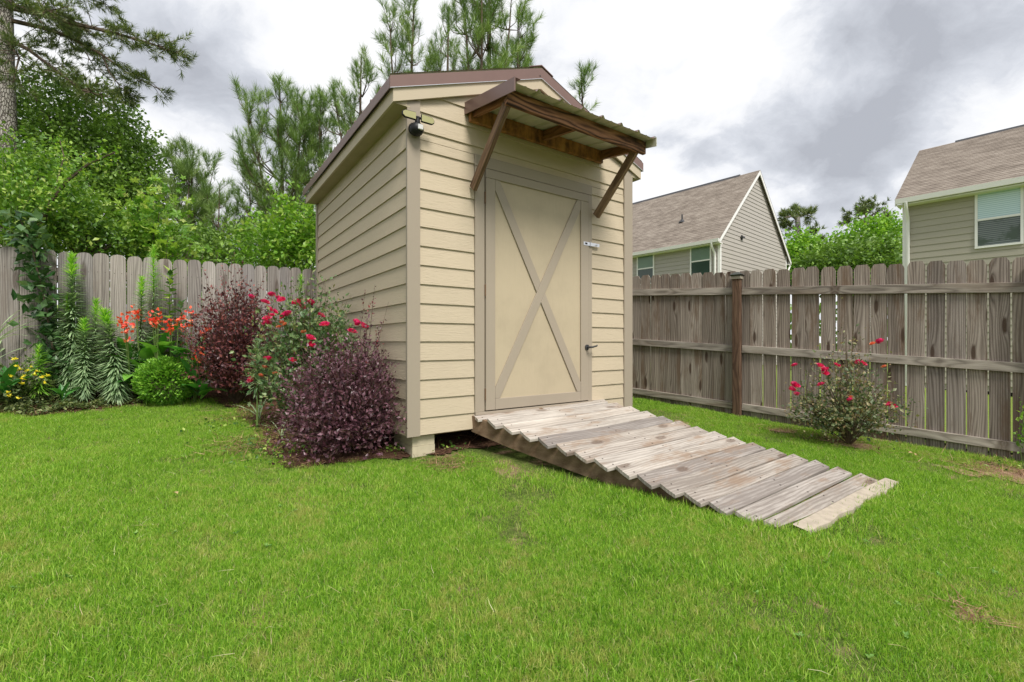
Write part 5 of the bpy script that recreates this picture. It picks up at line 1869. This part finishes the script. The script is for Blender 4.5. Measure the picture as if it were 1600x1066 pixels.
# dry leaves on the lawn
for (px, py, rz, sc_, lab) in ((1432, 714, .6, .085, 'curled dry leaf on the grass near the right fence'), (278, 819, 1.3, .05, 'pale dry leaf lying on the lawn at the left')):
    Y = 4.15 if px > 1000 else 2.67
    x = (px - 800) / F * Y
    mb = MB()
    v, f = T_STAR if px > 1000 else T_OVATE
    mb.add(np.array(v) * sc_ * np.array([1, 1, 2.0]), f, 0, .5)
    o = mb.build('dry_leaf', M['dry_leaf'], loc=(x, Y, float(gz(x, Y)) + .045))
    o.rotation_euler = (.3, .2, rz)
    tag(o, lab, 'leaf')

# dark climbing branch hanging over the left fence
def leafy_path(root, mb, path, n, size, rng, spread=.12, tmpl=T_OVATE, rad=.012, up=.3, mat=0, hang=0.0):
    P_ = [np.array(p) for p in path]
    k = len(P_) - 1
    u = rng.random(n) * k
    i = np.minimum(u.astype(int), k - 1)
    w_ = (u - i)[:, None]
    A = np.array(P_)
    pos = A[i] * (1 - w_) + A[i + 1] * w_ + rng.normal(size=(n, 3)) * spread
    d_ = rng.normal(size=(n, 3)) + np.array([0, 0, up])
    scatter(mb, tmpl, pos, frames(d_, rng, .6, .8), size * (.6 + .6 * rng.random(n)))
    mb.tube([Vector(p) for p in path], [rad * (1 - .7 * j / k) for j in range(k + 1)], 5, 1, False)


b = Vector((at(92, 600, 4.97).x, 4.97, float(gz(at(92, 600, 4.97).x, 4.97))))
s = plant('climbing_vine', 'dark green vine with large leaves hanging down over the left fence', 'vine', b)
mb = MB()
leafy_path(s, mb, [b, at(86, 560, 4.95), at(78, 520, 4.95), at(72, 480, 4.9), at(60, 430, 4.85), at(48, 380, 4.8), at(30, 340, 4.8)], 520, .115, rng, .075, rad=.014)
leafy_path(s, mb, [b, at(96, 590, 4.9), at(90, 555, 4.92)], 130, .10, rng, .10)
split_build(mb, 'foliage', M['dark_leaf'], 'stem', M['twig_bark'], s)

# sprig at the right edge
b = Vector((at(1600, 640, 3.9).x, 3.9, float(gz(at(1600, 640, 3.9).x, 3.9))))
s = plant('leafy_plant', 'bright green sprig reaching in at the right edge of the photo', 'plant', b)
mb = MB()
shoots_plant(mb, b, 8, .12, .62, T_OVATE, .04, 14, rng, .4, 1, .004, low=.6, lo_len=.7, jitter=.6)
split_build(mb, 'foliage', M['bright_leaf'], 'stem', M['green_stem'], s)


# ------------------------------------------------------------------ trees
def crown(mb, lobes, n, leaf, rng, tmpl=T_DIAM, up=.35, shell=.55, cl=0.0):
    """leaves through several uneven lobes; leaves come in sprays"""
    w_ = np.array([l[1][0] * l[1][1] + l[1][0] * l[1][2] for l in lobes])
    w_ = w_ / w_.sum()
    for (c, r), q in zip(lobes, (w_ * n).astype(int)):
        ns = max(1, q // 14)
        d_ = rng.normal(size=(ns, 3))
        d_ /= np.linalg.norm(d_, axis=1)[:, None]
        rad = shell + (1 - shell) * rng.random(ns) ** .6
        bump = 1 + .16 * np.sin(d_[:, 0] * 6 + c[0]) * np.cos(d_[:, 1] * 5) + .12 * np.sin(d_[:, 2] * 9 + c[1])
        cen = np.array(c) + d_ * np.array(r) * (rad * bump)[:, None]
        od = d_ + rng.normal(size=(ns, 3)) * .5 + np.array([0, 0, .25])
        od /= np.linalg.norm(od, axis=1)[:, None]
        sl = leaf * 4.5
        base = rng.random(ns)
        for j in range(14):
            u = rng.random(ns)
            pos = cen + od * (u * sl)[:, None] + rng.normal(size=(ns, 3)) * leaf * .7
            ld = od * .5 + rng.normal(size=(ns, 3)) * .7
            scatter(mb, tmpl, pos, frames(ld, rng, up + .5, .8), leaf * (.65 + .6 * rng.random(ns)), np.clip(base * .5 + rng.random(ns) * .5, 0, 1))


def tree_trunk(path, rads, limbs, root, mat='twig_bark', sides=8):
    mb = MB()
    mb.tube(path, rads, sides)
    for lp, lr in limbs:
        mb.tube(lp, lr, 5)
    loc = root.location
    for i in range(len(mb.v)):
        mb.v[i] = mb.v[i] - np.array(loc)
    return mb.build('trunk', M[mat], root, smooth=True)


def broad_tree(label, px, Y, lobes_px, n, leaf, mat, name='tree', cat='tree', tmpl=T_DIAM, group=None, shell=.5, tr=.10, seed=1):
    """lobes given by their place, half width and half height in the photo and a depth"""
    rg = np.random.default_rng(seed)
    x = (px - 800) / F * Y
    b = Vector((x, Y, float(gz(x, Y))))
    s = plant(name, label, cat, b, group)
    lobes = []
    limbs = []
    for (lx, ly, lY, rw, rh) in lobes_px:
        c = at(lx, ly, lY)
        r = (rw / F * lY, max(rw, rh) / F * lY * .8, rh / F * lY)
        lobes.append((tuple(c), r))
        f0 = b.lerp(Vector((b.x, b.y, c.z)), .45)
        mid = (f0 + c) / 2 + Vector((rg.normal() * .1, rg.normal() * .1, .15))
        limbs.append(([f0, mid, c], [tr * .6, tr * .4, tr * .15]))
        for q in range(4):
            e = c + Vector((rg.normal() * r[0] * .5, rg.normal() * r[1] * .5, abs(rg.normal()) * r[2] * .5))
            limbs.append(([mid, (mid + e) / 2 + Vector((0, 0, .1)), e], [tr * .3, tr * .2, tr * .06]))
    mb = MB()
    crown(mb, lobes, n, leaf, rg, tmpl, shell=shell)
    for i in range(len(mb.v)):
        mb.v[i] = mb.v[i] - np.array(b)
    mb.build('crown', M[mat], s)
    zc = sum(l[0][2] for l in lobes) / len(lobes)
    tree_trunk([b, Vector((b.x + .05, b.y, b.z + (zc - b.z) * .5)), Vector((b.x, b.y, zc))], [tr, tr * .8, tr * .5], limbs, s)
    return s


def pine_shoot_arrays(starts, dirs, lens, rng, per=64, nl=.19, wide=1.0):
    """needles around each shoot; returns positions, directions, lengths"""
    S, D, L = np.array(starts), np.array(dirs), np.array(lens)
    D = D / (np.linalg.norm(D, axis=1)[:, None] + 1e-9)
    k = len(S)
    u = rng.random((k, per)) ** .8
    pos = S[:, None, :] + D[:, None, :] * (u * L[:, None])[:, :, None]
    rd = rng.normal(size=(k, per, 3))
    rd -= (rd * D[:, None, :]).sum(-1, keepdims=True) * D[:, None, :]
    rd /= np.linalg.norm(rd, axis=-1, keepdims=True) + 1e-9
    fw = .50 + 1.1 * u[:, :, None]
    nd = rd + D[:, None, :] * fw
    nd = nd.reshape(-1, 3)
    ln = nl * (.7 + .45 * rng.random(k * per))
    return pos.reshape(-1, 3), nd, ln


def young_pine(label, px, Y, top, wid, seed, base_clear=.12, group='young pines beyond the left fence', lean=0.0, leaders=1, per=84, nl=.23, dens=.62, needle_w=1.0):
    rg = np.random.default_rng(seed)
    x = (px - 800) / F * Y
    b = Vector((x, Y, float(gz(x, Y))))
    H = CH + (HZ - top) / F * Y - b.z
    Wd = wid / F * Y
    s = plant('pine_tree', label, 'pine tree', b, group)
    st, dr, ln = [], [], []
    wood_ = MB()
    heads = [(0.0, 0.0, H)]
    for q in range(leaders - 1):
        a = rg.random() * 6.28
        heads.append((cos(a) * Wd * .42, sin(a) * Wd * .42, H * (.86 + .1 * rg.random())))
    for li, (hx, hy, hz) in enumerate(heads):
        z0 = 0 if li == 0 else H * .35
        path = []
        for i in range(7):
            u = i / 6
            path.append(Vector((lean * (z0 + (hz - z0) * u) / H + hx * u ** .8 + .05 * sin(u * 6 + seed), hy * u ** .8, z0 + (hz - z0) * u)))
        r0 = .014 * H * (1 if li == 0 else .5)
        wood_.tube(path, [r0 * (1 - .88 * i / 6) for i in range(7)], 7)
        # leader candle
        st.append(path[-1] - Vector((0, 0, .45)))
        dr.append((0, 0, 1))
        ln.append(.5)
        zz = max(H * base_clear, z0 + .3)
        while zz < hz - .25:
            u = (zz - z0) / (hz - z0)
            c = Vector((lean * zz / H + hx * u ** .8, hy * u ** .8, zz))
            fr = (zz / H)
            L = Wd * (1.05 - fr) * (1.0 if li == 0 else .6) * (1 + .0) + .22
            L = min(L, Wd)
            for q in range(int(4 + rg.integers(0, 2))):
                a = rg.random() * 6.28
                el = .22 + .60 * fr + rg.normal() * .16
                LL = L * (.7 + .45 * rg.random())
                e1 = c + Vector((cos(a) * cos(el), sin(a) * cos(el), sin(el))) * LL * .6
                e2 = e1 + Vector((cos(a) * cos(el + .5), sin(a) * cos(el + .5), sin(el + .5))) * LL * .45
                wood_.tube([c, e1, e2], [.022 * LL + .004, .012 * LL + .003, .003], 4, 0, False)
                st.append(e2 - (e2 - e1).normalized() * .15)
                dr.append(((e2 - e1).normalized() + Vector((0, 0, .45))))
                ln.append(.42)
                nb = int((1 + LL * 2.3) * dens)
                for k_ in range(nb):
                    v_ = .30 + .68 * rg.random()
                    pb = c.lerp(e1, v_ / .6) if v_ < .6 else e1.lerp(e2, (v_ - .6) / .4)
                    sd_ = Vector((rg.normal() * .45 + cos(a) * .35, rg.normal() * .45 + sin(a) * .35, .75 + .5 * rg.random())).normalized()
                    l_ = .26 + .26 * rg.random()
                    wood_.tube([pb, pb + sd_ * l_], [.006, .003], 3, 0, False)
                    st.append(pb + sd_ * l_ * .35)
                    dr.append(sd_)
                    ln.append(.30)
            zz += .46 + .18 * rg.random()
    P_, D_, L_ = pine_shoot_arrays([tuple(q) for q in st], [tuple(q) for q in dr], ln, rg, per, nl)
    mb = MB()
    tm = ([(-.020 * needle_w, 0, 0), (.020 * needle_w, 0, 0), (0, 1, 0)], [(0, 1, 2)])
    scatter(mb, tm, P_, frames(D_, rg, 1.0, 1.0), L_, np.clip(np.repeat(rg.random(len(st)), per) * .55 + rg.random(len(P_)) * .45, 0, 1))
    mb.build('crown', M['pine_needle'], s)
    wood_.build('trunk', M['twig_bark'], s)
    return s


young_pine('bushy pine with several pale tips left of the tallest group beyond the left fence', 300, 12.5, 236, 70, 1, leaders=5, dens=1.1)
young_pine('short pine with a dark lower crown, right of the bushy one beyond the left fence', 340, 11.8, 292, 46, 2, leaders=2)
young_pine('slim pine in the gap between the two taller pines beyond the left fence', 388, 12.6, 268, 50, 3, leaders=2)
young_pine('tall twin-tipped pine rising just left of the shed eave', 438, 12.0, 128, 110, 4, leaders=4, dens=1.0)
young_pine('leaning tall pine touching the left end of the shed eave', 492, 12.6, 150, 62, 5, leaders=3, lean=.2)
young_pine('pine showing above the middle of the shed eave', 566, 11.8, 88, 95, 6, leaders=3)
young_pine('pine with one tall bottle-brush tip above the left end of the shed gable', 645, 11.2, 12, 100, 7, leaders=2)
young_pine('pine behind the left half of the shed gable with reddish tips', 698, 12.5, 30, 85, 8, leaders=2)
young_pine('largest pine, rising out of the picture above the shed gable', 762, 10.6, -60, 125, 9, leaders=4, per=95)
young_pine('narrow pine tip seen to the right of the awning', 909, 13.5, 108, 26, 10, leaders=1, dens=.7)
young_pine('pine rising right beside the tip of the shed gable', 812, 11.8, 20, 80, 12, leaders=2)


# the old pine at the left edge
def old_pine(label, trunk_px, Y, limbs, seed, tr=.26, name='pine_tree', group=None, nl=.16, per=30, dens=1.0, needle_w=1.6):
    rg = np.random.default_rng(seed)
    x = (trunk_px[0][0] - 800) / F * Y
    b = Vector((x, Y, float(gz(x, Y))))
    s = plant(name, label, 'pine tree', b, group)
    path = [Vector((0, 0, 0))] + [at(px, py, Y) - b for px, py in trunk_px[1:]]
    tm_ = MB().tube(path, [tr * (1 - .35 * i / (len(path) - 1)) for i in range(len(path))], 14)
    tm_.build('trunk', M['pine_bark'], s, smooth=True)
    st, dr, ln = [], [], []
    lb = MB()
    for pts, r0, sp_, start in limbs:
        pp = [at(px, py, yy) - b for px, py, yy in pts]
        k = len(pp) - 1
        lb.tube(pp, [r0 * (1 - .85 * i / k) for i in range(k + 1)], 6)
        tot = sum((pp[i + 1] - pp[i]).length for i in range(k))
        n = int(tot * 15 * dens)
        for q in range(n):
            u = (start + (1 - start) * rg.random()) * k
            i = min(int(u), k - 1)
            c = pp[i].lerp(pp[i + 1], u - i)
            ax = (pp[i + 1] - pp[i]).normalized()
            fr = 1 - .55 * (u / k)
            d_ = (ax * (.5 + .5 * rg.random()) + Vector((rg.normal(), rg.normal(), rg.normal() * .5 + .12)) * .75).normalized()
            L = sp_ * fr * (.45 + .8 * rg.random())
            e = c + d_ * L
            lb.tube([c, c + d_ * L * .5 + Vector((0, 0, .03)), e], [.012, .008, .004], 3, 0, False)
            for w_ in range(3):
                v_ = .35 + .65 * rg.random()
                cc = c.lerp(e, v_)
                d2 = (d_ + Vector((rg.normal(), rg.normal(), rg.normal() * .5 + .35)) * .6).normalized()
                st.append(tuple(cc))
                dr.append(tuple(d2))
                ln.append(.20)
    P_, D_, L_ = pine_shoot_arrays(st, dr, ln, rg, per, nl)
    mb = MB()
    tm = ([(-.030 * needle_w, 0, 0), (.030 * needle_w, 0, 0), (0, 1, 0)], [(0, 1, 2)])
    scatter(mb, tm, P_, frames(D_, rg, 1.0, 1.0), L_)
    mb.build('crown', M['old_pine_needle'], s)
    lb.build('limb', M['twig_bark'], s)
    return s


old_pine('tall old pine with a thick gray trunk at the top left corner', [(14, 600), (14, 240), (10, 120), (8, 0), (4, -160)], 12.0, [
    ([(8, 10, 12.0), (60, 22, 11.8), (120, 38, 11.6), (180, 52, 11.5), (235, 68, 11.4), (272, 82, 11.3)], .075, 1.0, .12),
    ([(8, 30, 12.0), (60, 42, 12.2), (110, 58, 12.2), (160, 86, 12.1), (205, 118, 12.0), (250, 140, 12.0)], .06, .62, .12),
    ([(160, 86, 12.1), (170, 112, 12.1), (188, 136, 12.1), (208, 150, 12.1)], .025, .40, .4),
    ([(10, 60, 12.0), (45, 78, 11.7), (85, 108, 11.6), (125, 140, 11.5), (162, 150, 11.5)], .06, .75, .10),
    ([(8, -20, 12.0), (60, -12, 11.9), (120, -8, 11.8), (175, 0, 11.8)], .06, .9, .1),
    ([(8, 5, 12.0), (40, 12, 12.6), (85, 30, 12.9), (130, 75, 12.9), (150, 110, 12.8)], .05, .8, .1),
    ([(8, 40, 12.0), (-30, 60, 11.7), (-80, 80, 11.5)], .06, .9, .1),
    ([(8, 60, 12.0), (30, 90, 11.4), (20, 130, 11.2)], .04, .7, .1),
    ([(8, -60, 12.0), (70, -60, 11.8), (150, -50, 11.6)], .06, 1.0, .1),
    ([(8, 0, 12.0), (30, 10, 11.4), (60, 20, 11.2), (100, 12, 11.0)], .04, .8, .1),
], 41, dens=.85, tr=.20)
broad_tree('large dark green tree filling the gap behind the old pine beyond the left fence', 130, 13.0,
           [(95, 175, 13.5, 62, 48), (150, 215, 13.2, 60, 60), (185, 262, 13, 55, 60), (95, 260, 13, 75, 70), (215, 320, 13, 42, 60), (120, 330, 12.5, 90, 60), (40, 215, 14, 50, 70)],
           30000, .115, 'forest_leaf', seed=51, tr=.14)
broad_tree('thin-topped dark tree right of the large dark green one', 200, 12.6, [(182, 190, 12.8, 12, 22), (200, 235, 12.8, 22, 34), (222, 280, 12.6, 22, 34), (205, 320, 12.5, 32, 40)], 5200, .10, 'forest_leaf', seed=52, tr=.06, shell=.2)

# light green growth that hangs over the left fence
broad_tree('light green fruit tree spilling over the left end of the fence', 30, 6.6,
           [(20, 300, 6.5, 50, 54), (85, 335, 6.6, 55, 42), (5, 350, 6.0, 55, 50), (140, 360, 6.6, 50, 28), (50, 270, 6.9, 34, 24), (185, 378, 6.6, 40, 16)],
           11000, .074, 'mid_leaf', tmpl=T_OVATE, seed=53, tr=.05, shell=.25)
b = at(55, 360, 6.2)
s = plant('arching_branch', 'long leafy branch arching up to the right above the left fence', 'branch', Vector((b.x, b.y, float(gz(b.x, b.y)))))
mb = MB()
leafy_path(s, mb, [Vector(s.location), at(60, 360, 6.2), at(80, 315, 6.1), at(105, 282, 6.0), at(140, 255, 6.0), at(180, 238, 6.0)], 620, .062, rng, .075, rad=.035)
leafy_path(s, mb, [at(60, 350, 6.2), at(85, 300, 6.3), at(100, 245, 6.4), at(92, 212, 6.5)], 320, .055, rng, .07, rad=.012)
split_build(mb, 'foliage', M['bright_leaf'], 'stem', M['twig_bark'], s)
b = at(15, 380, 5.8)
s = plant('leafy_shoots', 'upright pale green shoots at the left edge above the fence', 'branch', Vector((b.x, b.y, float(gz(b.x, b.y)))))
mb = MB()
for tx, ty in ((2, 225), (20, 250), (38, 262), (-10, 240), (60, 275), (80, 300)):
    leafy_path(s, mb, [Vector(s.location), at(15 + (tx - 15) * .4, 340, 5.8), at(tx, ty, 5.7)], 170, .060, rng, .055, rad=.010)
split_build(mb, 'foliage', M['bright_leaf'], 'stem', M['green_stem'], s)


def sweetgum(label, px, Y, stems, n, leaf, seed, sp_=.14, mat='bright_leaf'):
    rg = np.random.default_rng(seed)
    x = (px - 800) / F * Y
    b = Vector((x, Y, float(gz(x, Y))))
    s = plant('sweetgum_sapling', label, 'sapling', b, 'star-leaved saplings beyond the left fence')
    mb = MB()
    for (tx, ty, w_) in stems:
        e = at(tx, ty, Y + rg.normal() * .15)
        m_ = b.lerp(e, .6) + Vector((rg.normal() * .05, rg.normal() * .05, 0))
        leafy_path(s, mb, [m_, m_.lerp(e, .5), e], int(n * w_), leaf, rg, sp_, T_STAR, .008, .5)
        mb.tube([b, m_], [.014, .008], 5, 1)
    split_build(mb, 'foliage', M[mat], 'stem', M['twig_bark'], s)
    return s


sweetgum('yellow-green star-leaved sapling above the middle of the left fence', 232, 6.9, [(252, 285, 1), (225, 300, 1), (275, 322, .7), (205, 320, .8), (240, 345, 1), (262, 370, .6), (215, 385, .6), (300, 380, .25)], 120, .125, 61)
sweetgum('small star-leaved sapling peeping over the fence, left of the shed', 320, 7.3, [(318, 384, .6), (300, 396, .4), (340, 394, .4)], 40, .11, 62, .10)
broad_tree('light green leafy sapling filling the corner between fence and shed', 455, 7.6, [(458, 322, 7.6, 16, 18), (468, 350, 7.6, 28, 24), (440, 372, 7.5, 34, 22), (480, 388, 7.6, 30, 28), (430, 400, 7.5, 42, 16)],
           3600, .085, 'bright_leaf', 'leafy_sapling', 'sapling', T_OVATE, seed=63, tr=.02, shell=.2)
broad_tree('dark green undergrowth tree low behind the middle of the left fence', 330, 9.5, [(300, 400, 9.5, 60, 40), (380, 400, 9.5, 60, 35), (230, 400, 9.5, 60, 40), (450, 405, 9.5, 60, 35)], 9000, .09, 'forest_leaf', seed=64, tr=.05)

# beyond the right fence
old_pine('thin pine with a layered crown between the two houses', [(1249, 600), (1249, 430), (1248, 395), (1247, 360), (1246, 336)], 36, [
    ([(1247, 345, 36), (1238, 338, 36), (1226, 340, 35)], .12, 1.3, .1), ([(1247, 340, 36), (1258, 334, 36), (1270, 340, 37)], .12, 1.3, .1), ([(1246, 342, 36), (1244, 334, 37), (1242, 330, 38)], .1, 1.2, 0),
    ([(1248, 372, 36), (1260, 366, 36), (1278, 360, 36)], .1, 1.0, .4), ([(1249, 386, 36), (1262, 380, 36), (1280, 376, 36)], .1, .9, .4), ([(1248, 360, 36), (1238, 356, 36), (1230, 352, 36)], .1, .8, .5),
    ([(1249, 392, 36), (1240, 388, 36)], .08, .6, .4)], 71, .26, nl=.36, per=22, dens=.55, needle_w=2.2)
old_pine('dark pine half hidden behind the gable of the gray house', [(1206, 600), (1206, 430), (1207, 380), (1208, 345)], 38, [
    ([(1208, 350, 38), (1214, 344, 38), (1219, 346, 38)], .12, 1.4, 0), ([(1207, 365, 38), (1216, 360, 38), (1222, 362, 38)], .12, 1.3, 0), ([(1207, 390, 38), (1216, 388, 38), (1222, 392, 38)], .12, 1.2, 0),
    ([(1207, 405, 38), (1220, 408, 38)], .1, 1.2, 0)], 72, .28, nl=.36, per=22, dens=.7, needle_w=2.2)
old_pine('round-topped pine showing above the green trees beside the tan house', [(1355, 600), (1355, 420), (1355, 370), (1354, 340)], 42, [
    ([(1354, 350, 42), (1340, 340, 42), (1328, 345, 42)], .14, 1.8, 0), ([(1354, 345, 42), (1365, 334, 42), (1378, 342, 42)], .14, 1.8, 0), ([(1354, 345, 42), (1352, 332, 43), (1350, 328, 43)], .12, 1.7, 0),
    ([(1354, 360, 42), (1372, 352, 42), (1386, 352, 42)], .12, 1.4, .2)], 73, .3, nl=.40, per=24, dens=.9, needle_w=2.4)
broad_tree('bright yellow-green tree between the gray house and the dark green trees', 1255, 29, [(1248, 398, 29, 16, 20), (1240, 415, 29, 26, 18), (1270, 410, 29, 18, 18), (1228, 428, 29, 16, 12)], 8000, .24, 'far_leaf', seed=74, tr=.16)
broad_tree('large green tree right of the yellow-green one beyond the fence', 1330, 30, [(1350, 385, 30, 28, 26), (1318, 402, 30, 26, 22), (1378, 378, 30, 24, 26), (1395, 400, 30, 22, 34), (1340, 418, 30, 54, 20)], 14000, .24, 'far_leaf', seed=75, tr=.2)
broad_tree('darker low tree in front of the large green one beyond the fence', 1345, 26, [(1320, 418, 26, 40, 18), (1370, 415, 26, 40, 24), (1285, 424, 26, 24, 12)], 9000, .24, 'forest_leaf', seed=76, tr=.16)

# far wood all round, reads as one mass
mb = MB()
rg = np.random.default_rng(90)
n = 9000
a = radians(20) + rg.random(n) * radians(150)
a = np.where(rg.random(n) < .25, radians(-30) + rg.random(n) * radians(50), a)
rad = 52 + rg.random(n) * 14
x, y = np.cos(a) * rad, np.sin(a) * rad
zt = 5.5 + 3.0 * value_noise(a * 20 + 50, a * 0 + 3, 1.0, 4)
pos = np.stack([x, y, rg.random(n) ** .8 * zt - 1.2], 1)
scatter(mb, T_OVATE, pos, rot_mats(n, rg, .3), .9 * (.6 + .8 * rg.random(n)))
tag(mb.build('far_wood', M['forest_leaf']), 'distant band of dark green wood behind the houses and the fence', 'wood', kind='stuff')
